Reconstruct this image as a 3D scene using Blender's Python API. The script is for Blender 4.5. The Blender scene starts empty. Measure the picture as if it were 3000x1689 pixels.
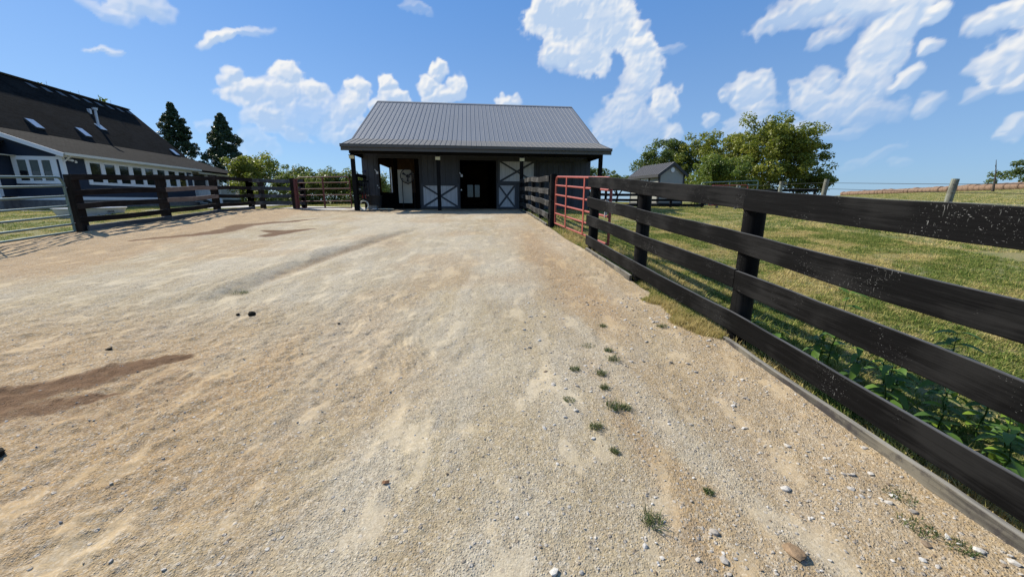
import bpy, math, random
import numpy as np
from mathutils import Vector, Matrix
random.seed(5); RS = np.random.RandomState(7)
SC = bpy.context.scene; COL = SC.collection
# ------------------------------------------------------------------ camera, sky, sun, exposure
TH = math.atan(.2285)
cam = bpy.data.cameras.new('camera'); camo = bpy.data.objects.new('camera', cam); COL.objects.link(camo)
cam.sensor_width = 36; cam.lens = 13.5; cam.clip_start = .05; cam.clip_end = 3000
camo.location = (0, 0, 1.6)
camo.matrix_world = Matrix.Translation((0, 0, 1.6)) @ Matrix.Rotation(math.pi/2-TH, 4, 'X') @ Matrix.Rotation(.005, 4, 'Z')
SC.camera = camo
SC.render.resolution_x = 1024; SC.render.resolution_y = 576
SC.view_settings.view_transform = 'Standard'; SC.view_settings.look = 'None'
SC.view_settings.gamma = 1; SC.view_settings.use_curve_mapping = False
SC.view_settings.exposure = .5
SUN = Vector((-1.0, .62, 1.0)).normalized()         # towards the sun
el = math.asin(SUN.z); az = math.atan2(SUN.x, SUN.y)
sl = bpy.data.lights.new('sun', 'SUN'); sl.energy = 5.0; sl.angle = math.radians(.53); sl.color = (1, .94, .83)
so = bpy.data.objects.new('sun', sl); COL.objects.link(so)
so.rotation_euler = SUN.to_track_quat('Z', 'Y').to_euler(); so.location = (-30, 20, 30)

def N(nt, typ, loc=None, **kw):
    n = nt.nodes.new(typ)
    for k, v in kw.items():
        if k.startswith('i_'):
            key = k[2:]; key = int(key) if key.isdigit() else key.replace('_', ' ')
            n.inputs[key].default_value = v
        else: setattr(n, k, v)
    return n
def L(nt, a, b): nt.links.new(a, b)
def M(nt, op, a, b=None, c=None, clamp=False):
    n = nt.nodes.new('ShaderNodeMath'); n.operation = op; n.use_clamp = clamp
    for i, v in enumerate((a, b, c)):
        if v is None: continue
        if isinstance(v, (int, float)): n.inputs[i].default_value = v
        else: nt.links.new(v, n.inputs[i])
    return n.outputs[0]
def VM(nt, op, a, b=None):
    n = nt.nodes.new('ShaderNodeVectorMath'); n.operation = op
    for i, v in enumerate((a, b)):
        if v is None: continue
        if isinstance(v, (tuple, list)): n.inputs[i].default_value = v
        else: nt.links.new(v, n.inputs[i])
    return n.outputs[1] if op in ('LENGTH', 'DOT_PRODUCT') else n.outputs[0]
def MIXC(nt, fac, a, b, blend='MIX'):
    n = nt.nodes.new('ShaderNodeMix'); n.data_type = 'RGBA'; n.blend_type = blend
    if isinstance(fac, (int, float)): n.inputs[0].default_value = fac
    else: nt.links.new(fac, n.inputs[0])
    for i, v in ((6, a), (7, b)):
        if isinstance(v, (tuple, list)): n.inputs[i].default_value = (*v[:3], 1)
        else: nt.links.new(v, n.inputs[i])
    return n.outputs[2]
def SMOOTH(nt, v, lo, hi, a=0., b=1.):
    n = nt.nodes.new('ShaderNodeMapRange'); n.interpolation_type = 'SMOOTHSTEP'
    nt.links.new(v, n.inputs[0])
    for i, x in enumerate((lo, hi, a, b)): n.inputs[i+1].default_value = x
    return n.outputs[0]

cth, sth = math.cos(TH), math.sin(TH)
def tangent(px, py):        # direction of a point of the sky as (x/y, z/y)
    a, b = (px-1500)/1125, -(py-844.5)/1125
    a, b = a-.005*b, b+.005*a
    y = cth+sth*b
    return a/y, (-sth+cth*b)/y

CLOUDS = [  # x, y, half width, half height, tilt (deg), weight
 (1650,45,95,75,-10,1.15),(1760,70,95,80,0,1.1),(1810,90,50,34,10,.7),(1718,165,66,48,5,1.0),(1625,165,45,30,0,.8),(1715,190,50,22,0,.5),
 (1700,165,42,32,0,.8),(1868,140,46,46,0,1.1),(1880,200,55,60,0,.85),(1862,255,45,60,0,.6),(1828,322,58,52,0,.65),
 (1785,385,50,45,0,.6),(1950,300,40,45,20,.9),(1900,380,70,45,0,.35),(1970,395,35,30,0,.7),(1580,40,30,45,20,.5),(1875,80,25,25,0,.4),
 (2210,260,48,45,-20,.9),(2225,330,55,55,0,.6),(2180,375,60,40,0,.5),(2130,265,22,16,-20,.55),(2090,345,28,20,-20,.6),(2155,255,20,18,0,.4),
 (2650,70,55,75,35,1.0),(2590,150,65,70,35,.9),(2545,230,65,60,20,.8),(2480,300,75,50,-10,.75),(2430,335,60,40,0,.5),
 (2385,285,60,45,0,.8),(2420,235,35,35,0,.7),(2560,340,80,35,-12,.4),(2740,45,45,28,-20,1.0),(2655,235,55,22,-28,.8),
 (2730,145,32,22,-30,.7),(2710,310,32,20,-25,.6),(2340,255,22,20,0,.4),(2350,380,60,22,0,.5),(2475,395,80,14,-8,.3),
 (2330,50,120,26,-22,.6),(2480,20,150,35,-6,.75),(2640,15,90,35,0,.7),(2430,105,55,16,-25,.5),(2560,25,90,40,0,.5),
 (2900,60,60,28,-30,.75),(2980,20,70,30,-20,.9),(2960,170,65,65,30,1.05),(2900,205,50,42,0,1.0),(3020,110,60,60,30,1.0),
 (2870,265,55,18,-25,.5),(2985,235,60,30,-20,.7),(2990,370,60,35,-10,.75),(2940,395,30,14,0,.4),
 (2560,475,90,14,-22,.22),(2640,490,40,12,0,.2),
 (730,270,80,32,5,1.0),(680,230,35,20,0,.7),(850,225,45,38,20,1.1),(830,280,95,42,0,.7),(925,270,38,30,25,.95),(790,345,75,32,10,.8),
 (900,340,90,45,0,.35),(870,380,45,25,40,.6),(1045,268,34,28,0,1.0),(1030,318,40,42,0,.8),(985,350,42,40,0,.6),(1010,395,60,34,0,.6),
 (1135,245,26,28,20,1.0),(1150,285,44,26,10,.9),(1105,312,34,22,0,.7),(1280,210,26,22,-20,1.05),
 (1255,262,32,22,0,1.0),(1335,270,24,30,10,1.0),(1290,288,58,20,0,.85),(1490,298,34,17,0,1.0),(1280,225,16,24,0,.7),
 (760,420,60,38,0,.35),(690,418,28,20,0,.4),(600,360,30,12,0,.3),
 (400,15,90,32,12,.55),(330,30,90,22,15,.35),(650,112,70,20,-10,.75),(730,100,70,14,-5,.4),(310,162,50,8,2,.5),
 (1210,20,45,14,10,.22),(1960,138,40,10,0,.2)]
w = bpy.data.worlds.new('World'); SC.world = w; w.use_nodes = True
nt = w.node_tree; nt.nodes.clear()
out = N(nt, 'ShaderNodeOutputWorld'); bg = N(nt, 'ShaderNodeBackground'); bg.inputs[1].default_value = .075
L(nt, bg.outputs[0], out.inputs[0])
tc = N(nt, 'ShaderNodeTexCoord'); D = tc.outputs['Generated']
sky = N(nt, 'ShaderNodeTexSky'); sky.sky_type = 'NISHITA'; sky.sun_disc = False
sky.sun_elevation = el; sky.sun_rotation = az; sky.altitude = 250; sky.air_density = 1.0; sky.dust_density = .4; sky.ozone_density = 2.2
spd = N(nt, 'ShaderNodeSeparateXYZ'); L(nt, D, spd.inputs[0])
# the sky itself, a little richer blue than the model
skc = MIXC(nt, 1.0, sky.outputs[0], (.72, .98, 1.30), 'MULTIPLY')
elev = MIXC(nt, SMOOTH(nt, spd.outputs[2], .0, .50), (3.0, 4.75, 7.2), (1.15, 3.1, 7.1))
skc = MIXC(nt, .62, skc, elev)
L(nt, skc, bg.inputs[0])

# ------------------------------------------------------------------ numpy noise
def vnoise(x, y, seed=0):
    xi = np.floor(x).astype(np.int64); yi = np.floor(y).astype(np.int64); fx = x-xi; fy = y-yi
    fx = fx*fx*(3-2*fx); fy = fy*fy*(3-2*fy)
    def h(a, b):
        n = (a*374761393+b*668265263+seed*1442695041) & 0xffffffff
        n = ((n ^ (n >> 13))*1274126177) & 0xffffffff
        return ((n ^ (n >> 16)) & 0xffffff)/float(0xffffff)
    return (h(xi, yi)*(1-fx)+h(xi+1, yi)*fx)*(1-fy)+(h(xi, yi+1)*(1-fx)+h(xi+1, yi+1)*fx)*fy
def fbm(x, y, f=1., o=4, seed=0, gain=.5):
    r = 0; a = 1; t = 0
    for i in range(o):
        r = r+a*(vnoise(x*f+i*17.3, y*f-i*9.1, seed+i)-.5); t += a; a *= gain; f *= 2.03
    return r/t*2
def sstep(a, b, x):
    t = np.clip((x-a)/(b-a), 0, 1); return t*t*(3-2*t)
AY = [-40, -5, 0, 3.4, 5.5, 7.7, 11.4, 15, 18.5, 25, 35, 70, 400, 2500]; AZ = [-1.2, -.3, 0, .24, .43, .61, .87, 1.05, 1.145, 1.2, 1.3, 1.45, .6, -6]
def fence_x(y): return np.interp(y, [-3, 1.25, 3.6, 5.65, 7.75, 11.4, 18.5], [2.78, 2.42, 2.23, 1.90, 1.62, 1.13, .45])
def left_x(y): return np.interp(y, [-3, 7.8, 9.8, 12.3, 15.4, 18.6], [-9.6, -10.5, -10.9, -10.9, -11.7, -12.0])
def ground_z(x, y):
    x = np.asarray(x, float); y = np.asarray(y, float)
    z = np.interp(y, AY, AZ)
    z = z-.24*sstep(-13, -22, x)*sstep(14, 22, y)-.0*y
    px = x-(87+(y-67)*.394)                     # distance to the hill crest
    t = np.clip((px+76)/74, 0, 1)
    hill = np.where(px < -2, 3.9*t**1.15, 3.9-.06*(px+2))
    m = sstep(11, 20, x)*sstep(-60, -5, y)
    z = z*(1-m)+m*np.where(px < -76, z, np.maximum(np.interp(y, AY, AZ)*(1-t)+hill*t, -8+0*z))
    return z
def gz(x, y): return float(ground_z(np.array([x]), np.array([y]))[0])

# ------------------------------------------------------------------ materials
MATS = {}
def base_mat(name, rough=.8, spec=.3, metal=0.):
    m = bpy.data.materials.new(name); m.use_nodes = True; t = m.node_tree
    b = t.nodes['Principled BSDF']; b.inputs['Roughness'].default_value = rough
    b.inputs['Specular IOR Level'].default_value = spec; b.inputs['Metallic'].default_value = metal
    return m, t, b
def simple(name, col, rough=.7, spec=.3, metal=0., var=.12, scale=6., bump=.0, bscale=60.):
    m, t, b = base_mat(name, rough, spec, metal)
    tc = N(t, 'ShaderNodeTexCoord')
    n = N(t, 'ShaderNodeTexNoise', i_Scale=scale, i_Detail=5.); L(t, tc.outputs['Object'], n.inputs['Vector'])
    c = MIXC(t, n.outputs[0], tuple(max(0, v*(1-var*2)) for v in col), tuple(v*(1+var*2) for v in col))
    L(t, c, b.inputs['Base Color'])
    if bump:
        n2 = N(t, 'ShaderNodeTexNoise', i_Scale=bscale, i_Detail=4.); L(t, tc.outputs['Object'], n2.inputs['Vector'])
        bp = N(t, 'ShaderNodeBump', i_Strength=bump, i_Distance=.01); L(t, n2.outputs[0], bp.inputs['Height']); L(t, bp.outputs[0], b.inputs['Normal'])
    return m
def wood(name, col, worn, wornamt=.5, rough=.6, spec=.35, grain=.6, fleck=0., fleckcol=(.5, .5, .48), mott=0., mottcol=(.1, .06, .03), sheen=0.):
    """grain runs along the first component of the per-vertex 'gc' attribute"""
    m, t, b = base_mat(name, rough, spec)
    at = N(t, 'ShaderNodeAttribute', attribute_name='gc'); gc = at.outputs['Vector']
    mp = N(t, 'ShaderNodeMapping'); mp.inputs['Scale'].default_value = (1.2, 26, 26); L(t, gc, mp.inputs[0])
    n = N(t, 'ShaderNodeTexNoise', i_Scale=1.6, i_Detail=7., i_Roughness=.65, i_Distortion=.4); L(t, mp.outputs[0], n.inputs['Vector'])
    n3 = N(t, 'ShaderNodeTexNoise', i_Scale=1.7, i_Detail=5.); L(t, gc, n3.inputs['Vector'])
    c = MIXC(t, SMOOTH(t, n.outputs[0], .35, .7), tuple(v*(1-.4*grain) for v in col), tuple(v*(1+.7*grain) for v in col))
    wm = M(t, 'MULTIPLY', SMOOTH(t, M(t, 'ADD', M(t, 'MULTIPLY', n3.outputs[0], .7), M(t, 'MULTIPLY', n.outputs[0], .3)), .46, .62), wornamt)
    c = MIXC(t, wm, c, worn)
    if mott:
        n4 = N(t, 'ShaderNodeTexNoise', i_Scale=5., i_Detail=6., i_Roughness=.7); L(t, gc, n4.inputs['Vector'])
        c = MIXC(t, M(t, 'MULTIPLY', SMOOTH(t, n4.outputs[0], .48, .60), mott), c, mottcol)
    if fleck:
        mp2 = N(t, 'ShaderNodeMapping'); mp2.inputs['Scale'].default_value = (80, 260, 260); L(t, gc, mp2.inputs[0])
        n5 = N(t, 'ShaderNodeTexNoise', i_Scale=1., i_Detail=2., i_Roughness=.5); L(t, mp2.outputs[0], n5.inputs['Vector'])
        n6 = N(t, 'ShaderNodeTexNoise', i_Scale=2.3, i_Detail=3.); L(t, gc, n6.inputs['Vector'])
        fm = M(t, 'MULTIPLY', SMOOTH(t, n5.outputs[0], .68, .74), SMOOTH(t, n6.outputs[0], .50, .62))
        c = MIXC(t, M(t, 'MULTIPLY', fm, fleck), c, fleckcol)
        # short upright scratches
        mp3 = N(t, 'ShaderNodeMapping'); mp3.inputs['Scale'].default_value = (160, 22, 22); L(t, gc, mp3.inputs[0])
        n7 = N(t, 'ShaderNodeTexNoise', i_Scale=1., i_Detail=1.5); L(t, mp3.outputs[0], n7.inputs['Vector'])
        c = MIXC(t, M(t, 'MULTIPLY', M(t, 'MULTIPLY', SMOOTH(t, n7.outputs[0], .68, .76), SMOOTH(t, n6.outputs[0], .56, .66)), fleck*.7), c, fleckcol)
    # upper edge: weathered bare wood, with sunlit paleness painted into its colour
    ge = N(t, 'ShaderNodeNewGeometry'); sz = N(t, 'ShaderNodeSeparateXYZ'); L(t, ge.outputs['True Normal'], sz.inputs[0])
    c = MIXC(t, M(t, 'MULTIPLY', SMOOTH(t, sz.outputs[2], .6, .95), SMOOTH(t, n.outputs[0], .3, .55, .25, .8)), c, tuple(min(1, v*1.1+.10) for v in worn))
    L(t, c, b.inputs['Base Color'])
    bp = N(t, 'ShaderNodeBump', i_Strength=.55, i_Distance=.004); L(t, n.outputs[0], bp.inputs['Height']); L(t, bp.outputs[0], b.inputs['Normal'])
    return m
MAT = dict(
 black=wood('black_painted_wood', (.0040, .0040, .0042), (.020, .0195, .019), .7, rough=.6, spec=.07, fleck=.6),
 blackold=wood('weathered_black_wood', (.022, .022, .021), (.095, .092, .088), .8, rough=.8, spec=.1, fleck=.6),
 brownfence=wood('dark_brown_weathered_wood', (.014, .0112, .0096), (.045, .037, .031), .6, rough=.85, spec=.08, mott=.5, mottcol=(.02, .015, .012)),
 greyfence=wood('grey_weathered_wood', (.055, .055, .055), (.15, .15, .155), .7, rough=.8),
 pinkfence=wood('bare_pinkish_wood', (.17, .12, .09), (.25, .19, .15), .5, rough=.8, mott=.5, mottcol=(.13, .09, .065)),
 kick=wood('grey_bare_plank', (.075, .068, .055), (.18, .16, .12), .8, rough=.85, grain=1., mott=.85, mottcol=(.035, .030, .030)),
 lichen=wood('lichened_post_wood', (.16, .16, .13), (.27, .30, .23), .8, rough=.9, mott=.5, mottcol=(.10, .09, .07)),
 sidingdark=wood('charcoal_board_siding', (.062, .066, .073), (.085, .090, .098), .4, rough=.7, grain=.25),
 trimdark=wood('dark_trim_board', (.040, .041, .044), (.06, .06, .062), .4, rough=.65, grain=.3),
 doorpale=wood('pale_grey_boards', (.54, .545, .55), (.62, .625, .63), .5, rough=.7, grain=.2),
 planks=wood('brown_barn_planks', (.075, .042, .022), (.12, .072, .038), .6, rough=.8, mott=.5, mottcol=(.07, .035, .018)),
 barkblk=wood('black_timber', (.009, .0088, .0088), (.018, .017, .016), .4, rough=.8, spec=.08),
 roofmetal=simple('dark_grey_roof_metal', (.185, .195, .212), .6, .3, .0, .04, .7),
 porchmetal=simple('weathered_roof_metal', (.14, .135, .125), .65, .3, .0, .06, .9),
 guttermetal=simple('bronze_trim_metal', (.085, .080, .072), .5, .4, .2, .08, 2),
 redpaint=simple('faded_red_gate_paint', (.28, .058, .042), .5, .4, 0, .18, 7),
 rust=simple('rusty_red_gate_paint', (.11, .028, .022), .6, .4, 0, .25, 9),
 galv=simple('dull_green_galvanised_pipe', (.13, .19, .18), .38, .5, .5, .1, 8),
 white=simple('white_trim_paint', (.74, .75, .76), .55, .4, 0, .02, 2),
 cream=simple('cream_soffit', (.66, .63, .54), .6, .3, 0, .03, 2),
 navy=simple('navy_siding', (.016, .026, .048), .7, .35, 0, .06, 4),
 stone=simple('grey_foundation_stone', (.17, .155, .145), .9, .2, 0, .3, 5, .6, 20),
 offwhite=simple('off_white_door_paint', (.66, .64, .54), .5, .4, 0, .03, 3),
 blackrub=simple('black_rubber', (.016, .016, .017), .55, .4, 0, .1, 4),
 concrete=simple('grey_concrete', (.27, .27, .25), .9, .2, 0, .12, 8, .4, 50),
 dirt=simple('packed_dirt_floor', (.10, .085, .07), .95, .1, 0, .15, 3, .5, 20),
 steel=simple('worn_steel', (.42, .43, .44), .35, .5, .7, .1, 8),
 redcloth=simple('faded_red_cloth', (.50, .07, .06), .9, .1, 0, .15, 9),
 bluerope=simple('dark_blue_webbing', (.02, .03, .10), .8, .2, 0, .15, 9),
 greenplastic=simple('green_plastic', (.01, .09, .06), .5, .4),
 hose=simple('white_plastic_hose', (.72, .72, .62), .5, .4, 0, .06, 9),
 board=simple('pale_plywood_board', (.62, .58, .44), .7, .3, 0, .06, 5),
 tank=simple('pale_blue_galvanised_sheet', (.50, .51, .51), .5, .4, .1, .08, 5),
 bulb=simple('pale_yellow_lamp_plastic', (.66, .60, .36), .5, .4, 0, .05, 5),
 bale=simple('brown_hay', (.20, .135, .095), .95, .1, 0, .35, 3, .8, 18),
 manure=simple('dark_manure', (.022, .021, .015), .95, .1, 0, .3, 30, .9, 80),
 brownrock=simple('brown_rock', (.24, .165, .10), .9, .1, 0, .3, 25, .6, 60),
 leafbrown=simple('dry_brown_leaf', (.20, .10, .05), .8, .2, 0, .25, 30),
 pipew=simple('pale_vent_pipe', (.50, .53, .56), .5, .4, .1),
 bark=simple('tree_bark', (.075, .062, .05), .95, .1, 0, .25, 5, .6, 20),
 ink=simple('dark_print', (.045, .04, .05), .7, .2),
 brick=simple('red_chimney_brick', (.14, .05, .04), .9, .1, 0, .2, 8),
)
def glass_mat(name, col, rough=.06):
    m, t, b = base_mat(name, rough, .8); b.inputs['Base Color'].default_value = (*col, 1); return m
MAT['glass'] = glass_mat('dark_window_glass', (.012, .014, .016)); MAT['blind'] = simple('pale_blind', (.10, .12, .11), .8)
def clear_glass():
    m = bpy.data.materials.new('clear_window_glass'); m.use_nodes = True; t = m.node_tree; t.nodes.clear()
    o = N(t, 'ShaderNodeOutputMaterial'); tr = N(t, 'ShaderNodeBsdfTransparent'); tr.inputs[0].default_value = (.022, .06, .066, 1)
    gl = N(t, 'ShaderNodeBsdfGlossy'); gl.inputs['Roughness'].default_value = .1
    mx = N(t, 'ShaderNodeMixShader'); mx.inputs[0].default_value = .07
    L(t, tr.outputs[0], mx.inputs[1]); L(t, gl.outputs[0], mx.inputs[2]); L(t, mx.outputs[0], o.inputs[0]); return m
MAT['clearglass'] = clear_glass()
def shingle_mat(name='dark_shingles', col=(.0125, .0125, .0125)):
    m, t, b = base_mat(name, .95, .03); tc = N(t, 'ShaderNodeTexCoord')
    at = N(t, 'ShaderNodeAttribute', attribute_name='gc')
    mp = N(t, 'ShaderNodeMapping'); mp.inputs['Scale'].default_value = (1, 1, 1); L(t, at.outputs['Vector'], mp.inputs[0])
    br = N(t, 'ShaderNodeTexBrick'); br.offset = .5; br.inputs['Scale'].default_value = 1.
    br.inputs['Brick Width'].default_value = .33; br.inputs['Row Height'].default_value = .14; br.inputs['Mortar Size'].default_value = .012
    br.inputs['Color1'].default_value = (*[c*.7 for c in col], 1); br.inputs['Color2'].default_value = (*[c*1.5 for c in col], 1); br.inputs['Mortar'].default_value = (*[c*.4 for c in col], 1)
    L(t, mp.outputs[0], br.inputs['Vector'])
    n = N(t, 'ShaderNodeTexNoise', i_Scale=.6, i_Detail=6., i_Roughness=.7); L(t, at.outputs['Vector'], n.inputs['Vector'])
    c = MIXC(t, SMOOTH(t, n.outputs[0], .35, .68), br.outputs[0], MIXC(t, .55, br.outputs[0], (.026, .025, .024)))
    L(t, c, b.inputs['Base Color'])
    bp = N(t, 'ShaderNodeBump', i_Strength=.8, i_Distance=.02); L(t, br.outputs['Fac'], bp.inputs['Height']); bp.invert = True; L(t, bp.outputs[0], b.inputs['Normal'])
    return m
MAT['shingle'] = shingle_mat(); MAT['shingle2'] = shingle_mat('lighter_shingles', (.018, .0175, .017))
def leaf_mat(name, c1, c2, trans=.35, c3=None):
    m = bpy.data.materials.new(name); m.use_nodes = True; t = m.node_tree; t.nodes.clear()
    o = N(t, 'ShaderNodeOutputMaterial'); at = N(t, 'ShaderNodeAttribute', attribute_name='tint')
    c = MIXC(t, at.outputs['Fac'], c1, c2)
    if c3: c = MIXC(t, SMOOTH(t, at.outputs['Fac'], .8, .97), c, c3)
    d = N(t, 'ShaderNodeBsdfPrincipled'); L(t, c, d.inputs['Base Color']); d.inputs['Roughness'].default_value = .5; d.inputs['Specular IOR Level'].default_value = .35
    tr = N(t, 'ShaderNodeBsdfTranslucent'); L(t, MIXC(t, .5, c, (.16, .22, .02)), tr.inputs[0])
    mx = N(t, 'ShaderNodeMixShader'); mx.inputs[0].default_value = trans
    L(t, d.outputs[0], mx.inputs[1]); L(t, tr.outputs[0], mx.inputs[2]); L(t, mx.outputs[0], o.inputs[0]); return m
MAT['leaf_green'] = leaf_mat('leaf_green', (.055, .10, .02), (.21, .25, .04), .42, (.30, .27, .06))
MAT['leaf_yellow'] = leaf_mat('leaf_yellow_green', (.09, .12, .02), (.34, .34, .05), .42, (.38, .30, .07))
MAT['leaf_dark'] = leaf_mat('leaf_dark_green', (.038, .075, .024), (.14, .18, .045), .35, (.17, .17, .05))
MAT['leaf_conifer'] = leaf_mat('conifer_scale', (.013, .034, .018), (.055, .090, .036), .12, (.075, .085, .03))
MAT['leaf_hedge'] = leaf_mat('hedge_leaf', (.06, .095, .022), (.20, .23, .055), .4, (.36, .24, .11))
MAT['weed'] = leaf_mat('weed_leaf', (.045, .105, .018), (.13, .23, .035), .35, (.20, .30, .03))

# ------------------------------------------------------------------ mesh builder
class MB:
    def __init__(s): s.v = []; s.f = []; s.g = []; s.sm = []
    def add(s, vs, fs, gs=None, smooth=False):
        o = len(s.v); s.v += [tuple(v) for v in vs]; s.f += [tuple(i+o for i in f) for f in fs]
        if gs is None:
            a = np.array(vs, float); e = a.max(0)-a.min(0); od = np.argsort(-e)
            r = np.array([random.uniform(0, 50) for _ in range(3)]); gs = a[:, od]+r
        s.g += [tuple(q) for q in gs]; s.sm += [smooth]*len(fs); return s
    def box(s, x0, x1, y0, y1, z0, z1):
        return s.add([(x0,y0,z0),(x1,y0,z0),(x1,y1,z0),(x0,y1,z0),(x0,y0,z1),(x1,y0,z1),(x1,y1,z1),(x0,y1,z1)],
                     [(0,3,2,1),(4,5,6,7),(0,1,5,4),(1,2,6,5),(2,3,7,6),(3,0,4,7)])
    def quad(s, a, b, c, d):
        A, B, Dd = Vector(a), Vector(b), Vector(d); u = (B-A).length; v = (Dd-A).length
        return s.add([a, b, c, d], [(0, 1, 2, 3)], [(0,0,0),(u,0,0),(u,v,0),(0,v,0)])
    def slab(s, a, b, c, d, t):
        """sheet a,b,c,d thickened by t against its normal; gc = (u,v)"""
        A = [Vector(p) for p in (a, b, c, d)]; n = (A[1]-A[0]).cross(A[3]-A[0]).normalized()*t
        U = (A[1]-A[0]).normalized(); V = (A[3]-A[0]); V = (V-U*V.dot(U)).normalized()
        vs = A+[p-n for p in A]; gs = [((p-A[0]).dot(U), (p-A[0]).dot(V), 0) for p in vs]
        return s.add(vs, [(0,1,2,3),(7,6,5,4),(0,4,5,1),(1,5,6,2),(2,6,7,3),(3,7,4,0)], gs)
    def beam(s, p, q, w, h, up=(0,0,1)):
        p, q = Vector(p), Vector(q); d = (q-p).normalized(); r = d.cross(Vector(up)).normalized(); u = r.cross(d)
        vs = [e+r*(a*w/2)+u*(b*h/2) for e in (p, q) for a, b in ((-1,-1),(1,-1),(1,1),(-1,1))]
        ln = (q-p).length; o = random.uniform(0, 40)
        gs = [(o+(0 if i < 4 else ln), o+a*w/2, b*h/2) for i, (a, b) in enumerate([(-1,-1),(1,-1),(1,1),(-1,1)]*2)]
        return s.add(vs, [(3,2,1,0),(4,5,6,7),(0,1,5,4),(1,2,6,5),(2,3,7,6),(3,0,4,7)], gs)
    def tube(s, pts, r, n=8, cap=True):
        pts = [Vector(p) for p in pts]; rs = r if isinstance(r, (list, tuple)) else [r]*len(pts)
        vs = []; gs = []; ln = 0; o = random.uniform(0, 40); prev = None
        for i, p in enumerate(pts):
            d = (pts[min(i+1, len(pts)-1)]-pts[max(i-1, 0)]).normalized()
            a = Vector((0,0,1)) if abs(d.z) < .9 else Vector((1,0,0))
            if prev is not None: a = prev
            u = d.cross(a).normalized(); v = u.cross(d).normalized(); prev = v if prev is None else (prev-d*prev.dot(d)).normalized()
            if i: ln += (p-pts[i-1]).length
            for k in range(n):
                t = 2*math.pi*k/n; vs.append(p+(u*math.cos(t)+v*math.sin(t))*rs[i]); gs.append((o+ln, rs[i]*math.cos(t)+o, rs[i]*math.sin(t)))
        fs = [(i*n+k, i*n+(k+1) % n, (i+1)*n+(k+1) % n, (i+1)*n+k) for i in range(len(pts)-1) for k in range(n)]
        s.add(vs, fs, gs, True)
        if cap:
            s.add(vs[:n], [tuple(range(n))[::-1]], gs[:n]); s.add(vs[-n:], [tuple(range(n))], gs[-n:])
        return s
    def board(s, pts, side, w, t, seed=0, wob=.004):
        """plank along pts (points on its centre line), flat side facing 'side'; chamfered and slightly warped"""
        pts = [Vector(p) for p in pts]; side = Vector(side).normalized(); rr = random.Random(seed)
        P = []
        for a, b in zip(pts, pts[1:]):
            n = max(2, int((b-a).length/.22)); P += [a.lerp(b, k/n) for k in range(n)]
        P.append(pts[-1]); ph = rr.uniform(0, 9); ln = 0; vs = []; gs = []; o = rr.uniform(0, 60); ch = .003
        for i, p in enumerate(P):
            if i: ln += (p-P[i-1]).length
            wz = wob*math.sin(ph+ln*2.1)+rr.uniform(-1, 1)*.0012; ws = wob*.8*math.cos(ph*2+ln*1.3)
            c = p+Vector((0, 0, wz))+side*ws; hw = w/2+rr.uniform(-1, 1)*.0026; ht = t/2
            for a, b in ((-hw, ht-ch), (-hw+ch, ht), (hw-ch, ht), (hw, ht-ch), (hw, -ht+ch), (hw-ch, -ht), (-hw+ch, -ht), (-hw, -ht+ch)):
                vs.append(c+Vector((0, 0, a))+side*b); gs.append((o+ln, o+a, b))
        fs = [(i*8+k, i*8+(k+1) % 8, (i+1)*8+(k+1) % 8, (i+1)*8+k) for i in range(len(P)-1) for k in range(8)]
        fs += [tuple(range(8))[::-1], tuple(range(len(vs)-8, len(vs)))]
        return s.add(vs, fs, gs)
    def build(s, name, mat, parent=None, label=None, shift=None):
        me = bpy.data.meshes.new(name)
        vs = s.v if shift is None else [(v[0]-shift[0], v[1]-shift[1], v[2]-shift[2]) for v in s.v]
        me.from_pydata(vs, [], s.f); me.polygons.foreach_set('use_smooth', s.sm)
        a = me.attributes.new('gc', 'FLOAT_VECTOR', 'POINT'); a.data.foreach_set('vector', np.array(s.g, dtype=np.float32).ravel())
        me.materials.append(MAT[mat] if isinstance(mat, str) else mat)
        bm_fix(me)
        o = bpy.data.objects.new(name, me); COL.objects.link(o)
        if parent is not None: o.parent = parent
        if label: o['label'] = label
        return o
import bmesh
def bm_fix(me):
    b = bmesh.new(); b.from_mesh(me); bmesh.ops.recalc_face_normals(b, faces=b.faces); b.to_mesh(me); b.free()
def root(name, label, cat, loc=(0,0,0), rz=0, group=None):
    o = bpy.data.objects.new(name, None); COL.objects.link(o); o.location = loc; o.rotation_euler = (0, 0, rz)
    o['label'] = label; o['category'] = cat
    if group: o['group'] = group
    return o
def tag(o, label, cat, group=None):
    o['label'] = label; o['category'] = cat
    if group: o['group'] = group
    return o
def npmesh(name, V, Fq, mat, attrs={}, smooth=True):
    me = bpy.data.meshes.new(name); n = len(Fq)
    me.vertices.add(len(V)); me.vertices.foreach_set('co', V.astype(np.float32).ravel())
    k = Fq.shape[1]; me.loops.add(n*k); me.loops.foreach_set('vertex_index', Fq.astype(np.int32).ravel())
    me.polygons.add(n); me.polygons.foreach_set('loop_start', (np.arange(n)*k).astype(np.int32))
    me.polygons.foreach_set('use_smooth', [smooth]*n)
    for an, (dom, arr) in attrs.items():
        a = me.attributes.new(an, 'FLOAT', dom); a.data.foreach_set('value', arr.astype(np.float32))
    me.update(calc_edges=True); me.materials.append(MAT[mat] if isinstance(mat, str) else mat)
    o = bpy.data.objects.new(name, me); COL.objects.link(o); return o

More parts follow.
